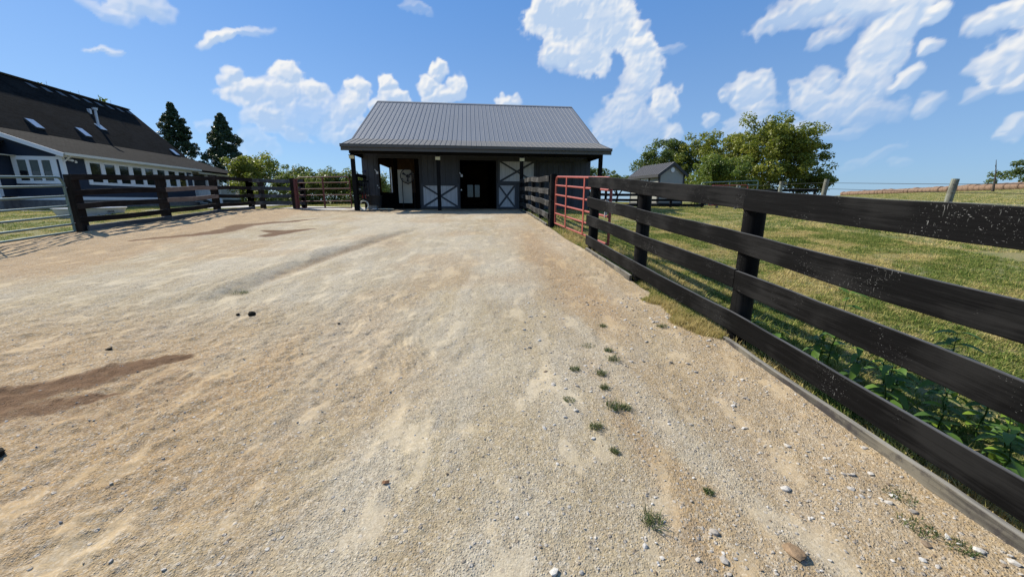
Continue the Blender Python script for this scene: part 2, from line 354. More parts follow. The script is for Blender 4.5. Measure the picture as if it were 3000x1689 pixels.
# ------------------------------------------------------------------ ground
def ellm(x, y, cx, cy, rx, ry, ang, sharp=.35, ns=None):
    """1 inside a blob, 0 outside, ragged rim"""
    c, s = math.cos(ang), math.sin(ang); u = ((x-cx)*c+(y-cy)*s)/rx; v = (-(x-cx)*s+(y-cy)*c)/ry
    r = np.sqrt(u*u+v*v)+(0 if ns is None else ns)
    return 1-sstep(1-sharp, 1+sharp*.4, r)
def drive_height(x, y):
    z = np.interp(y, AY, AZ)
    z = z+.035*fbm(x, y, .55, 3, 3)
    z = z+.009*fbm(x, y*.8, 2.3, 3, 11)
    ruts = fbm(x*2.2+y*.25, y*.45, 1.0, 4, 21)
    z = z+.015*ruts*sstep(.8, -1.5, x)
    left = sstep(.4, -2.2, x)*sstep(7, 3, y)
    z = z+(.0065+.017*left)*fbm(x, y*.8, 9., 4, 31, .6)
    cl = fbm(x, y, 22., 3, 41, .6); z = z+(.004+.012*left)*np.maximum(cl, -.2)
    hoof = vnoise(x*4.5, y*4.5, 77); z = z-.012*sstep(.78, .95, hoof)*sstep(-4, 1, x)
    # a washed step running up the drive on the left
    lx = np.interp(y, [4, 5.1, 6.2, 7.5, 9.6, 11], [-4.3, -3.72, -3.62, -3.34, -2.97, -2.5])
    d = x-lx+.06*fbm(x, y, 2.5, 3, 55)
    m = sstep(4.2, 5.4, y)*sstep(11.5, 8.5, y)
    z = z+m*(.07*sstep(.10, -.30, d)*sstep(-2.2, -.3, d)-.025*np.exp(-(d-.10)**2/.02))
    # loose bank along the left fence
    dl = x-left_x(y); z = z+.05*np.exp(-(dl-1.2)**2/1.2)*(1+.7*fbm(x, y, 2.2, 3, 61))*sstep(6.5, 9, y)+.02*fbm(x, y, 4., 3, 63)*sstep(4., 1., dl)
    dr = fence_x(y)-x; z = z-.03*np.exp(-(dr-.9)**2/.25)*sstep(11, 7, y)+.02*sstep(.35, 0, dr)
    # tread prints
    def tread(cx, cy, rx, ry, ang, per, bend):
        c, s = math.cos(ang), math.sin(ang); u = (x-cx)*c+(y-cy)*s; v = -(x-cx)*s+(y-cy)*c
        e = (u/rx)**2+(v/ry)**2; mm = sstep(1, .6, e)
        return -mm*.013*(.5+.5*np.sin((u+bend*np.sin(v*5.))*2*math.pi/per))
    z = z+tread(-1.60, 4.25, .32, .75, .10, .052, .10)+tread(-.95, 3.3, .25, .45, .2, .06, .08)
    return z
def dz(x, y): return float(drive_height(np.array([float(x)]), np.array([float(y)]))[0])
xs = np.concatenate([np.arange(-14, -6, .06), np.arange(-6, -3, .03), np.arange(-3, 3.3, .02)])
ys = np.concatenate([np.arange(-3, 1.0, .12), np.arange(1.0, 4.2, .018), np.arange(4.2, 7, .03), np.arange(7, 12, .05), np.arange(12, 20.4, .09)])
X, Y = np.meshgrid(xs, ys); Z = drive_height(X, Y)
edge = fence_x(Y)-.13+.05*fbm(X, Y, 3, 3, 5)*sstep(3.4, 3.8, Y)*sstep(5.9, 5.5, Y)
lft = left_x(Y)-.3
under = sstep(-.01, .12, X-edge-.01)+sstep(0, .5, lft-X)
Z = Z-.16*np.clip(under, 0, 1)
ns = .35*fbm(X, Y, 2.2, 5, 91, .6)
wet = np.zeros_like(X)
def streak(pts, sc):
    """ragged band round a polyline of (x, y, half width)"""
    best = np.full(X.shape, 9.)
    for (x0, y0, w0), (x1, y1, w1) in zip(pts, pts[1:]):
        dx, dy = x1-x0, y1-y0; t = np.clip(((X-x0)*dx+(Y-y0)*dy)/(dx*dx+dy*dy), 0, 1)
        best = np.minimum(best, np.hypot(X-x0-t*dx, Y-y0-t*dy)/(w0+(w1-w0)*t))
    return 1-sstep(.45, 1.35, best+sc*ns)
wet = np.maximum(wet, streak([(-5.0,1.2,.7),(-4.1,2.0,.50),(-3.62,2.6,.26),(-3.3,2.98,.17),(-2.95,3.22,.07)], 1.6))
wet = np.maximum(wet, .85*streak([(-3.75,2.3,.2),(-3.2,2.45,.12),(-2.95,2.6,.04)], 1.6))
wet = np.maximum(wet, streak([(-8.5,8.6,.10),(-7.6,9.8,.34),(-7.75,11.3,.36),(-7.2,12.5,.30),(-6.7,13.5,.06)], 1.3))
wet = np.maximum(wet, streak([(-6.6,10.3,.10),(-6.0,10.1,.34),(-5.5,10.7,.08)], 1.3)); wet = np.maximum(wet, streak([(-6.0,9.6,.25),(-5.8,10.2,.2)], 1.3))
wet = np.maximum(wet, .62*ellm(X, Y, -3.3, 1.6, .6, .5, 0, .9, ns*2.5))
wet = np.maximum(wet, .42*ellm(X, Y, -3.0, 2.5, 1.1, .7, 0, .9, ns*2.5))
tan = np.zeros_like(X)
tan = np.maximum(tan, sstep(3.9, 2.9, (X-left_x(Y))+ns*1.6)*sstep(4.5, 6.2, Y))
tan = np.maximum(tan, 1.15*np.exp(-((fence_x(Y)-X-1.05+.6*ns)/.50)**2)*sstep(2.5, 5.0, Y)*sstep(14, 9, Y))
tan = np.maximum(tan, .8*np.exp(-((fence_x(Y)-X-1.45+ns)/.22)**2)*sstep(4.5, 2.5, Y))
tan = np.maximum(tan, .6*np.exp(-((fence_x(Y)-X-.35+ns)/.35)**2))
tan = np.maximum(tan, .92*sstep(-.5, -2.3, X+ns*2.5)*sstep(5.0, 3.0, Y))
tan = np.maximum(tan, .55*sstep(14.5, 17, Y+ns*3)); tan = np.maximum(tan, .5*sstep(.52, .75, fbm(X, Y, .7, 4, 71)*.5+.5))
gx = (np.interp(Y, [4, 5.1, 6.2, 7.5, 9.6, 11], [-4.3, -3.72, -3.62, -3.34, -2.97, -2.5]))
tan = np.clip(np.maximum(tan, .8*np.exp(-((X-gx-.02)/.10)**2)*sstep(5.2, 6, Y)*sstep(11, 9, Y)), 0, 1)
pale = np.clip(sstep(.1, .55, fbm(X*1.3, Y*.6, .8, 5, 81)+.5*np.exp(-((X+3.9)/1.6)**2)*sstep(5, 7, Y)+.35*np.exp(-((X+.4)/1.3)**2)), 0, 1)
for pts_, a_ in (([(.7,4.2,.10),(.95,2.6,.16),(1.15,1.9,.14),(1.5,1.2,.10)], .9), ([(.15,12,.35),(-.1,8,.30),(-.5,5,.22),(-.7,3,.2),(-.8,1,.2)], .55), ([(-1.7,12,.35),(-2.0,8,.28),(-2.3,5,.2),(-2.5,3,.15)], .5)):
    pale = np.maximum(pale, a_*streak(pts_, 1.2)); tan = tan*(1-.7*a_*streak(pts_, 1.2))
nr, nc = X.shape; idx = np.arange(nr*nc).reshape(nr, nc)
Fq = np.stack([idx[:-1,:-1], idx[:-1,1:], idx[1:,1:], idx[1:,:-1]], -1).reshape(-1, 4)
def drive_mat():
    m, t, b = base_mat('gravel_and_sand', .95, .12)
    ge = N(t, 'ShaderNodeNewGeometry'); P = ge.outputs['Position']
    A = lambda n: N(t, 'ShaderNodeAttribute', attribute_name=n).outputs['Fac']
    def noise(s, d=5., r=.6, sc=None):
        v = P
        if sc: mp = N(t, 'ShaderNodeMapping'); mp.inputs['Scale'].default_value = sc; L(t, P, mp.inputs[0]); v = mp.outputs[0]
        n = N(t, 'ShaderNodeTexNoise', i_Scale=s, i_Detail=d, i_Roughness=r); L(t, v, n.inputs['Vector']); return n.outputs[0]
    nf = noise(95., 3., .7); nm = noise(14., 5., .65); nl = noise(1.6, 5., .6); ns_ = noise(1.8, 6., .65, (1.6, .55, 1))
    c = MIXC(t, SMOOTH(t, nl, .35, .65), (.415, .330, .198), (.46, .372, .225))
    c = MIXC(t, M(t, 'MULTIPLY', SMOOTH(t, ns_, .45, .62), .55), c, (.47, .42, .325))
    c = MIXC(t, M(t, 'MULTIPLY', A('pale'), .55), c, (.57, .51, .39))
    c = MIXC(t, M(t, 'MULTIPLY', A('tan'), SMOOTH(t, nm, .3, .7, .72, 1.)), c, (.40, .25, .110))
    c = MIXC(t, M(t, 'MULTIPLY', SMOOTH(t, nm, .48, .68), .35), c, (.28, .215, .135))
    # single grains and chips
    vo = N(t, 'ShaderNodeTexVoronoi', i_Scale=85.); L(t, P, vo.inputs['Vector'])
    hs = N(t, 'ShaderNodeSeparateColor'); L(t, vo.outputs['Color'], hs.inputs[0])
    c = MIXC(t, SMOOTH(t, hs.outputs[0], .0, 1., .0, .55), c, MIXC(t, SMOOTH(t, hs.outputs[1], .15, .9), (.25, .205, .15), (.60, .54, .44)))
    vo2 = N(t, 'ShaderNodeTexVoronoi', i_Scale=31.); L(t, P, vo2.inputs['Vector'])
    h2 = N(t, 'ShaderNodeSeparateColor'); L(t, vo2.outputs['Color'], h2.inputs[0])
    spot = M(t, 'MULTIPLY', SMOOTH(t, vo2.outputs['Distance'], .38, .22), SMOOTH(t, h2.outputs[0], .80, .84))
    c = MIXC(t, M(t, 'MULTIPLY', spot, .7), c, MIXC(t, h2.outputs[1], (.16, .13, .11), (.62, .60, .56)))
    c = MIXC(t, SMOOTH(t, nf, .3, .62, .50, .0), c, (.13, .10, .07))
    mp = N(t, 'ShaderNodeMapping'); mp.inputs['Rotation'].default_value = (0, 0, .35); mp.inputs['Scale'].default_value = (1.5, .75, 1); L(t, P, mp.inputs[0])
    npn = N(t, 'ShaderNodeTexNoise', i_Scale=3.1, i_Detail=3., i_Roughness=.5); L(t, mp.outputs[0], npn.inputs['Vector'])
    patch = SMOOTH(t, M(t, 'ADD', npn.outputs[0], M(t, 'MULTIPLY', M(t, 'SUBTRACT', nm, .5), .22)), .55, .66)      # drifts of fine dust over the grit
    c = MIXC(t, M(t, 'MULTIPLY', patch, .42), c, MIXC(t, A('tan'), (.50, .42, .29), (.46, .335, .185)))
    c = MIXC(t, M(t, 'MULTIPLY', SMOOTH(t, M(t, 'ADD', A('wet'), M(t, 'MULTIPLY', M(t, 'SUBTRACT', nm, .5), .9)), .15, 1.0), .92), c, (.130, .072, .038))
    L(t, c, b.inputs['Base Color'])
    h = M(t, 'ADD', M(t, 'MULTIPLY', SMOOTH(t, vo.outputs['Distance'], .5, .0), .35), M(t, 'ADD', M(t, 'MULTIPLY', nf, .5), M(t, 'MULTIPLY', noise(33., 5., .7), .9)))
    h = M(t, 'ADD', h, M(t, 'MULTIPLY', spot, .5))
    bp = N(t, 'ShaderNodeBump', i_Strength=1., i_Distance=.012); L(t, M(t, 'SUBTRACT', 1., M(t, 'MULTIPLY', patch, .7)), bp.inputs['Strength']); L(t, h, bp.inputs['Height']); L(t, bp.outputs[0], b.inputs['Normal'])
    return m
dr = npmesh('driveway', np.stack([X, Y, Z], -1).reshape(-1, 3), Fq, drive_mat(), {k: ('POINT', v.ravel()) for k, v in (('wet', wet), ('tan', tan), ('pale', pale))})
dr['kind'] = 'structure'
def grass_ground_mat():
    m, t, b = base_mat('pasture_soil_and_thatch', .95, .1)
    ge = N(t, 'ShaderNodeNewGeometry'); P = ge.outputs['Position']
    n1 = N(t, 'ShaderNodeTexNoise', i_Scale=.9, i_Detail=6., i_Roughness=.65); L(t, P, n1.inputs['Vector'])
    n2 = N(t, 'ShaderNodeTexNoise', i_Scale=18., i_Detail=5., i_Roughness=.7); L(t, P, n2.inputs['Vector'])
    c = MIXC(t, SMOOTH(t, n1.outputs[0], .40, .60), (.13, .16, .045), (.26, .235, .10))
    c = MIXC(t, SMOOTH(t, n2.outputs[0], .4, .65, 0, .75), c, (.235, .185, .105))
    c = MIXC(t, SMOOTH(t, n2.outputs[0], .5, .35, 0, .5), c, (.055, .085, .02))
    L(t, c, b.inputs['Base Color'])
    bp = N(t, 'ShaderNodeBump', i_Strength=.9, i_Distance=.03); L(t, n2.outputs[0], bp.inputs['Height']); L(t, bp.outputs[0], b.inputs['Normal'])
    return m
def lin(a, b, n): return list(np.linspace(a, b, n, endpoint=False))
gxs = np.array(lin(-1500, -200, 10)+lin(-200, -60, 20)+lin(-60, -16, 30)+lin(-16, -10, 18)+lin(-10, 0, 10)+lin(0, 3.5, 24)+lin(3.5, 14, 50)+lin(14, 60, 60)+lin(60, 150, 60)+lin(150, 400, 20)+lin(400, 1501, 8)+[1500])
gys = np.array(lin(-300, -20, 8)+lin(-20, -2, 12)+lin(-2, 13, 75)+lin(13, 40, 60)+lin(40, 160, 70)+lin(160, 400, 16)+lin(400, 2501, 10)+[2500])
X, Y = np.meshgrid(gxs, gys); Z = ground_z(X, Y)
ins = sstep(.0, .12, fence_x(Y)-X-.16)*sstep(0, .3, X-left_x(Y))*sstep(20.4, 20.0, Y)*sstep(-2.9, -2.5, Y)
Z = Z-.045+.03*fbm(X, Y, .8, 3, 4)*sstep(200, 20, np.abs(Y))-.35*ins
nr, nc = X.shape; idx = np.arange(nr*nc).reshape(nr, nc)
Fq = np.stack([idx[:-1,:-1], idx[:-1,1:], idx[1:,1:], idx[1:,:-1]], -1).reshape(-1, 4)
gr = npmesh('ground', np.stack([X, Y, Z], -1).reshape(-1, 3), Fq, grass_ground_mat()); gr['kind'] = 'structure'
def grz(x, y): return gz(x, y)-.045+.03*float(fbm(np.array([float(x)]), np.array([float(y)]), .8, 3, 4)[0])

# ------------------------------------------------------------------ clouds: a far shell of cloud sheets around the place
def billow(x, y, f, o, seed):
    r = 0; a = 1; t = 0
    for i in range(o):
        n = vnoise(x*f+i*13.7, y*f-i*7.3, seed+i); r = r+a*(1-np.abs(2*n-1)); t += a; a *= .52; f *= 2.07
    return r/t-.5
def make_clouds():
    def shell(az0, az1, el0, el1, step, blobs):
        A_ = np.arange(az0, az1+step, step); E_ = np.arange(el0, el1+step, step); A, E = np.meshgrid(A_, E_)
        dx, dy, dzz = np.sin(A)*np.cos(E), np.cos(A)*np.cos(E), np.sin(E)
        wa = .020*fbm(A, E, 14, 4, 101, .6)+.006*fbm(A, E, 60, 2, 107); we = .020*fbm(A, E, 14, 4, 201, .6)+.006*fbm(A, E, 60, 2, 207)
        if blobs:
            ya = np.maximum(np.cos(A+wa)*np.cos(E+we), .05); u = np.sin(A+wa)*np.cos(E+we)/ya; v = np.sin(E+we)/ya
            F = np.full(A.shape, -1.); OP = np.zeros(A.shape)
            for (px, py, rx, ry, rot, wt) in CLOUDS:
                cu, cv = tangent(px, py); c, s = math.cos(math.radians(rot)), math.sin(math.radians(rot))
                U = u-cu; V = v-cv; x = (U*c-V*s); y = (U*s+V*c)
                r = np.sqrt((x/(rx*1.16/1080))**2+(y/(ry*1.16/1080))**2)
                F = np.logaddexp(F*22, (1-r)*22)/22; OP = np.maximum(OP, wt*sstep(1.5, .3, r))
            amp = .95
        else:
            F = (fbm(A, E*2, 2.6, 4, 301)-.22)*2.6; OP = np.full(A.shape, .8); amp = .9
        T = F*1.35+amp*(.60*billow(A, E, 30, 6, 401)+.35*fbm(A, E, 10, 4, 451, .5)+.20*fbm(A, E, 90, 3, 471, .6))-.05
        Ts = F*1.35+amp*(.50*billow(A, E, 30, 3, 401)+.3*fbm(A, E, 10, 2, 451, .5))
        al = sstep(.0, .30, T)*np.clip(OP*1.35, 0, 1)
        # relief of the cloud towards the sun (upper left): crests white, hollows and undersides blue-grey
        Tt = np.clip(Ts, -.2, 1.1); ga = np.gradient(Tt, step, axis=1); ge_ = np.gradient(Tt, step, axis=0)
        Hb = billow(A, E, 30, 4, 401); hb_a = np.gradient(Hb, step, axis=1); hb_e = np.gradient(Hb, step, axis=0)
        k = (.55*ga-.85*ge_)*.0095+(.55*hb_a-.85*hb_e)*.0018
        sh = np.clip(.60+1.35*k-.50*sstep(.25, .9, Tt)*(.6+.8*fbm(A, E, 7, 3, 481)+.3)+.20*sstep(.5, .1, Tt), 0, 1)
        al = al*sstep(el0, el0+.03, E) if blobs else al*sstep(el0, el0+.05, E)*sstep(az0, az0+.12, A)*sstep(az1, az1-.12, A)
        al *= .45+.55*sstep(.03, .30, E)
        R = 2400.; Vt = np.stack([dx*R, dy*R, dzz*R+1.6], -1).reshape(-1, 3)
        nr, nc = A.shape; idx = np.arange(nr*nc).reshape(nr, nc)
        Fq = np.stack([idx[:-1,:-1], idx[:-1,1:], idx[1:,1:], idx[1:,:-1]], -1).reshape(-1, 4)
        keep = (al.ravel()[Fq].max(1) > .004); Fq = Fq[keep]
        us = np.unique(Fq); mp = np.zeros(nr*nc, int); mp[us] = np.arange(len(us))
        return Vt[us], mp[Fq], al.ravel()[us], sh.ravel()[us]
    parts = [shell(-1.10, 1.10, .012, .80, .0026, True), shell(1.28, 5.0, .05, 1.1, .012, False)]
    V = np.concatenate([p[0] for p in parts]); Fs = np.concatenate([parts[0][1], parts[1][1]+len(parts[0][0])])
    m = bpy.data.materials.new('cloud'); m.use_nodes = True; t = m.node_tree; t.nodes.clear()
    o = N(t, 'ShaderNodeOutputMaterial'); em = N(t, 'ShaderNodeEmission'); tr = N(t, 'ShaderNodeBsdfTransparent'); mx = N(t, 'ShaderNodeMixShader')
    a1 = N(t, 'ShaderNodeAttribute', attribute_name='dens').outputs['Fac']; a2 = N(t, 'ShaderNodeAttribute', attribute_name='relief').outputs['Fac']
    L(t, MIXC(t, a2, (.35, .45, .60), (.66, .66, .655)), em.inputs[0]); L(t, a1, mx.inputs[0]); L(t, tr.outputs[0], mx.inputs[1]); L(t, em.outputs[0], mx.inputs[2]); L(t, mx.outputs[0], o.inputs[0])
    m.cycles.emission_sampling = 'NONE'
    ob = npmesh('clouds', V, Fs, m, {'dens': ('POINT', np.concatenate([p[2] for p in parts])), 'relief': ('POINT', np.concatenate([p[3] for p in parts]))})
    ob['kind'] = 'structure'
make_clouds()

# ------------------------------------------------------------------ scattered stuff (instanced blades and stones)
def blade_mat():
    m = bpy.data.materials.new('grass_blade'); m.use_nodes = True; t = m.node_tree; t.nodes.clear()
    o = N(t, 'ShaderNodeOutputMaterial'); oi = N(t, 'ShaderNodeObjectInfo'); at = N(t, 'ShaderNodeAttribute', attribute_name='tint')
    ge = N(t, 'ShaderNodeNewGeometry')
    n1 = N(t, 'ShaderNodeTexNoise', i_Scale=.9, i_Detail=6., i_Roughness=.65); L(t, ge.outputs['Position'], n1.inputs['Vector'])
    n2 = N(t, 'ShaderNodeTexNoise', i_Scale=3.5, i_Detail=3.); L(t, ge.outputs['Position'], n2.inputs['Vector'])
    dry = M(t, 'ADD', M(t, 'MULTIPLY', SMOOTH(t, n1.outputs[0], .44, .58), .68), M(t, 'MULTIPLY', n2.outputs[0], .48))
    dry = M(t, 'ADD', dry, M(t, 'MULTIPLY', M(t, 'SUBTRACT', at.outputs['Fac'], .5), .75))
    c = MIXC(t, SMOOTH(t, dry, .15, .62), (.125, .18, .042), (.42, .385, .125))
    c = MIXC(t, SMOOTH(t, dry, .58, .85), c, (.52, .42, .19))
    d = N(t, 'ShaderNodeBsdfDiffuse'); L(t, c, d.inputs[0])
    tr = N(t, 'ShaderNodeBsdfTranslucent'); L(t, c, tr.inputs[0]); mx = N(t, 'ShaderNodeMixShader'); mx.inputs[0].default_value = .35
    L(t, d.outputs[0], mx.inputs[1]); L(t, tr.outputs[0], mx.inputs[2]); L(t, mx.outputs[0], o.inputs[0]); return m
MAT['blade'] = blade_mat(); MAT['tuft_blade'] = leaf_mat('tuft_blade', (.028, .055, .014), (.085, .12, .030), .25, (.26, .21, .09))
def blades(n, h, spread, width, lean, rs, droop=.5):
    V = []; Fs = []; T = []
    for i in range(n):
        a = rs.uniform(0, 6.28); r = spread*math.sqrt(rs.uniform()); bx, by = r*math.cos(a), r*math.sin(a)
        la = rs.uniform(0, 6.28); le = lean*rs.uniform(.2, 1); hh = h*rs.uniform(.45, 1.1); ww = width*rs.uniform(.6, 1.2)
        dx, dy = math.cos(la), math.sin(la); px, py = -dy, dx; o = len(V)
        for k, (f, wf) in enumerate(((0, 1), (.55, .8), (1, .05))):
            l = le*hh*(f**1.6); z = hh*(f-droop*le*f*f*.5)
            V += [(bx+dx*l-px*ww*wf/2, by+dy*l-py*ww*wf/2, z), (bx+dx*l+px*ww*wf/2, by+dy*l+py*ww*wf/2, z)]
        Fs += [(o, o+1, o+3, o+2), (o+2, o+3, o+5, o+4)]; T += [rs.uniform()]*6
    return np.array(V), np.array(Fs), np.array(T)
def hidden_coll(name, objs):
    c = bpy.data.collections.new(name)
    for o in objs:
        for cc in list(o.users_collection): cc.objects.unlink(o)
        c.objects.link(o)
    return c
def make_tufts(name, n, h, spread, width, lean, cnt=5, mat='blade'):
    obs = []
    for i in range(cnt):
        V, Fs, T = blades(n, h, spread, width, lean, np.random.RandomState(i+int(h*1000)))
        obs.append(npmesh(name, V, Fs, mat, {'tint': ('POINT', T)}, smooth=False))
    return hidden_coll(name, obs)
def scatter(name, P, coll, smin, smax, kindname='stuff', tilt=.15, zs=(1, 1)):
    me = bpy.data.meshes.new(name); me.vertices.add(len(P)); me.vertices.foreach_set('co', P.astype(np.float32).ravel())
    rs = np.random.RandomState(len(P)); rot = np.stack([rs.uniform(-tilt, tilt, len(P)), rs.uniform(-tilt, tilt, len(P)), rs.uniform(0, 6.28, len(P))], -1)
    u = rs.uniform(size=len(P)); sc = smin+(smax-smin)*u**2.2
    a = me.attributes.new('rot', 'FLOAT_VECTOR', 'POINT'); a.data.foreach_set('vector', rot.astype(np.float32).ravel())
    a = me.attributes.new('sc', 'FLOAT', 'POINT'); a.data.foreach_set('value', sc.astype(np.float32))
    a = me.attributes.new('pick', 'INT', 'POINT'); a.data.foreach_set('value', rs.randint(0, 1000, len(P)).astype(np.int32))
    o = bpy.data.objects.new(name, me); COL.objects.link(o); o['kind'] = kindname
    g = bpy.data.node_groups.new(name+'_nodes', 'GeometryNodeTree')
    g.interface.new_socket('Geometry', in_out='INPUT', socket_type='NodeSocketGeometry'); g.interface.new_socket('Geometry', in_out='OUTPUT', socket_type='NodeSocketGeometry')
    gi = g.nodes.new('NodeGroupInput'); go = g.nodes.new('NodeGroupOutput')
    ip = g.nodes.new('GeometryNodeInstanceOnPoints'); ci = g.nodes.new('GeometryNodeCollectionInfo')
    ci.inputs['Collection'].default_value = coll; ci.inputs['Separate Children'].default_value = True; ci.inputs['Reset Children'].default_value = True
    def attr(nm, ty):
        n = g.nodes.new('GeometryNodeInputNamedAttribute'); n.data_type = ty; n.inputs['Name'].default_value = nm
        return [s for s in n.outputs if s.enabled and s.name == 'Attribute'][0]
    g.links.new(gi.outputs[0], ip.inputs['Points']); g.links.new(ci.outputs[0], ip.inputs['Instance']); ip.inputs['Pick Instance'].default_value = True
    g.links.new(attr('pick', 'INT'), ip.inputs['Instance Index'])
    er = g.nodes.new('FunctionNodeEulerToRotation'); g.links.new(attr('rot', 'FLOAT_VECTOR'), er.inputs[0]); g.links.new(er.outputs[0], ip.inputs['Rotation'])
    g.links.new(attr('sc', 'FLOAT'), ip.inputs['Scale']); g.links.new(ip.outputs[0], go.inputs[0])
    md = o.modifiers.new('scatter', 'NODES'); md.node_group = g
    return o
def gpts(n, x0, x1, y0, y1, keep, zf, rs):
    x = rs.uniform(x0, x1, n); y = rs.uniform(y0, y1, n); k = keep(x, y); x, y = x[k], y[k]
    return np.stack([x, y, zf(x, y)], -1)
def gsurf(x, y): return ground_z(x, y)-.045+.03*fbm(x, y, .8, 3, 4)
T_near = make_tufts('pasture_tuft', 16, .046, .055, .0065, 1.3)
T_long = make_tufts('long_grass_tuft', 12, .15, .06, .008, .8)
T_far = make_tufts('far_tuft', 22, .058, .20, .016, 1.2)
T_vfar = make_tufts('distant_tuft', 30, .11, .7, .05, .8)
rs = np.random.RandomState(3)
dens = lambda x, y: fbm(x, y, 1.1, 4, 6)+rs.uniform(-.5, .5, len(x)) > -.34
right = lambda x, y: (x > fence_x(y)-.11) & (y < 20.8+.1*x) | (x > 5.2)
P1 = gpts(60000, 1.0, 9.5, .6, 11.5, lambda x, y: right(x, y) & dens(x, y) & (x < 1.25*y+3.2), gsurf, rs)
scatter('pasture_grass', P1, T_near, .6, 1.6)
P2 = gpts(30000, 1.0, 26, 8, 30, lambda x, y: right(x, y) & dens(x, y) & (x < 1.4*y+3) & ~((x < 9.5) & (y < 11.5)), gsurf, rs)
scatter('pasture_grass', P2, T_far, .5, 1.3)
P3 = gpts(26000, 8, 110, 10, 135, lambda x, y: (x-(87+(y-67)*.394) < 1) & ((x > 26) | (y > 30)) & (x < 1.45*y+3), gsurf, rs)
scatter('pasture_grass', P3, T_vfar, .4, 1.0)
fl = lambda x, y: (x > fence_x(y)-.07+.05*fbm(x, y, 2, 2, 8)) & (x < fence_x(y)+.55+.3*fbm(x, y, 1.5, 2, 9)) & ~((y > 7.9) & (y < 11.2) & (rs.uniform(size=len(x)) < .6))
P4 = gpts(42000, .4, 4., -.5, 18.3, fl, gsurf, rs)
scatter('fence_line_grass', P4[:9000], T_long, .35, 1.3)
gap = lambda x, y: (x < fence_x(y)-.05) & (x > fence_x(y)-(.24*sstep(3.2, 4.0, y)*sstep(5.6, 4.6, y)+.06+.22*fbm(x, y, 4, 3, 8)))
P5 = gpts(30000, 1.0, 3., 3.5, 5.5, gap, drive_height, rs)
P6 = gpts(16000, .8, 2.2, 7.0, 11.3, lambda x, y: (x > fence_x(y)-.30+.2*fbm(x, y, 2, 3, 8)) & (x < fence_x(y)+.2), lambda x, y: np.maximum(drive_height(x, y)-.05, gsurf(x, y)), rs)
scatter('creeping_grass', P6[:3800], T_near, .4, 1.0)
scatter('creeping_grass', P5[:1500], T_long, .18, .62, tilt=.35)
scatter('creeping_grass', P5[1500:2300], T_near, .4, 1.2)
P7 = gpts(30000, -34, -10.4, 5, 32, lambda x, y: (x < left_x(y)-.05), gsurf, rs)
scatter('lawn_grass', P7, T_far, .4, 1.0)
P8 = gpts(6000, -12, -10.3, 6, 19, lambda x, y: (np.abs(x-left_x(y)+.12) < .14), gsurf, rs)
scatter('fence_line_grass', P8, T_near, .6, 1.5)
# stones
def stone_mesh(seed):
    b = bmesh.new(); bmesh.ops.create_icosphere(b, subdivisions=1, radius=1); r = random.Random(seed)
    for v in b.verts: v.co *= r.uniform(.7, 1.15); v.co.z *= .55; v.co.x *= 1.2
    me = bpy.data.meshes.new('stone'); b.to_mesh(me); b.free(); me.materials.append(MAT['pebble']); return bpy.data.objects.new('stone', me)
def pebble_mat():
    m, t, b = base_mat('limestone_chip', .85, .2); oi = N(t, 'ShaderNodeObjectInfo'); tc = N(t, 'ShaderNodeTexCoord')
    n = N(t, 'ShaderNodeTexNoise', i_Scale=3., i_Detail=4.); L(t, tc.outputs['Object'], n.inputs['Vector'])
    c = MIXC(t, oi.outputs['Random'], (.30, .26, .21), (.56, .54, .50)); c = MIXC(t, SMOOTH(t, oi.outputs['Random'], .93, .97), c, (.20, .145, .095))
    c = MIXC(t, SMOOTH(t, n.outputs[0], .4, .7, 0, .4), c, (.25, .21, .16)); L(t, c, b.inputs['Base Color']); return m
MAT['pebble'] = pebble_mat()
SO = [stone_mesh(i) for i in range(6)]; SCOL = bpy.data.collections.new('stones')
for o in SO: SCOL.objects.link(o)
P = gpts(60000, -5, 2.7, .9, 7.5, lambda x, y: (x < fence_x(y)-.05) & (rs.uniform(size=len(x)) < .05+.36*np.exp(-((x-1.3)/.9)**2)) & (rs.uniform(size=len(x)) < 3./np.maximum(y, 1)**1.1), lambda x, y: drive_height(x, y)+.001, rs)
scatter('loose_gravel', P, SCOL, .0022, .0095, tilt=.5)
P = gpts(3400, .0, 2.6, 1., 5.0, lambda x, y: (x < fence_x(y)-.17) & (rs.uniform(size=len(x)) < .12+.5*np.exp(-((fence_x(y)-x-.45)/.25)**2)) & (fbm(x, y, 2.5, 3, 12) > -.1), lambda x, y: drive_height(x, y)+.002, rs)
scatter('limestone_chips', P, SCOL, .007, .021, tilt=.4)
#@@PART2
# ------------------------------------------------------------------ barn
PSI = .105
BO = (-1.5, 18.5)
barn = root('barn', 'dark grey board-sided horse barn with metal roof at the top of the drive', 'barn', (BO[0], BO[1], 0), PSI)
def bw(v, w_, z=0.):      # barn frame -> world
    return (BO[0]+v*math.cos(PSI)-w_*math.sin(PSI), BO[1]+v*math.sin(PSI)+w_*math.cos(PSI), z)
GZ = 1.14
VL, VR, WF, WB = -5.80, 5.84, 2.0, 12.2
openings = [(-5.0, -3.02, 3.62), (-.98, .87, 3.58)]
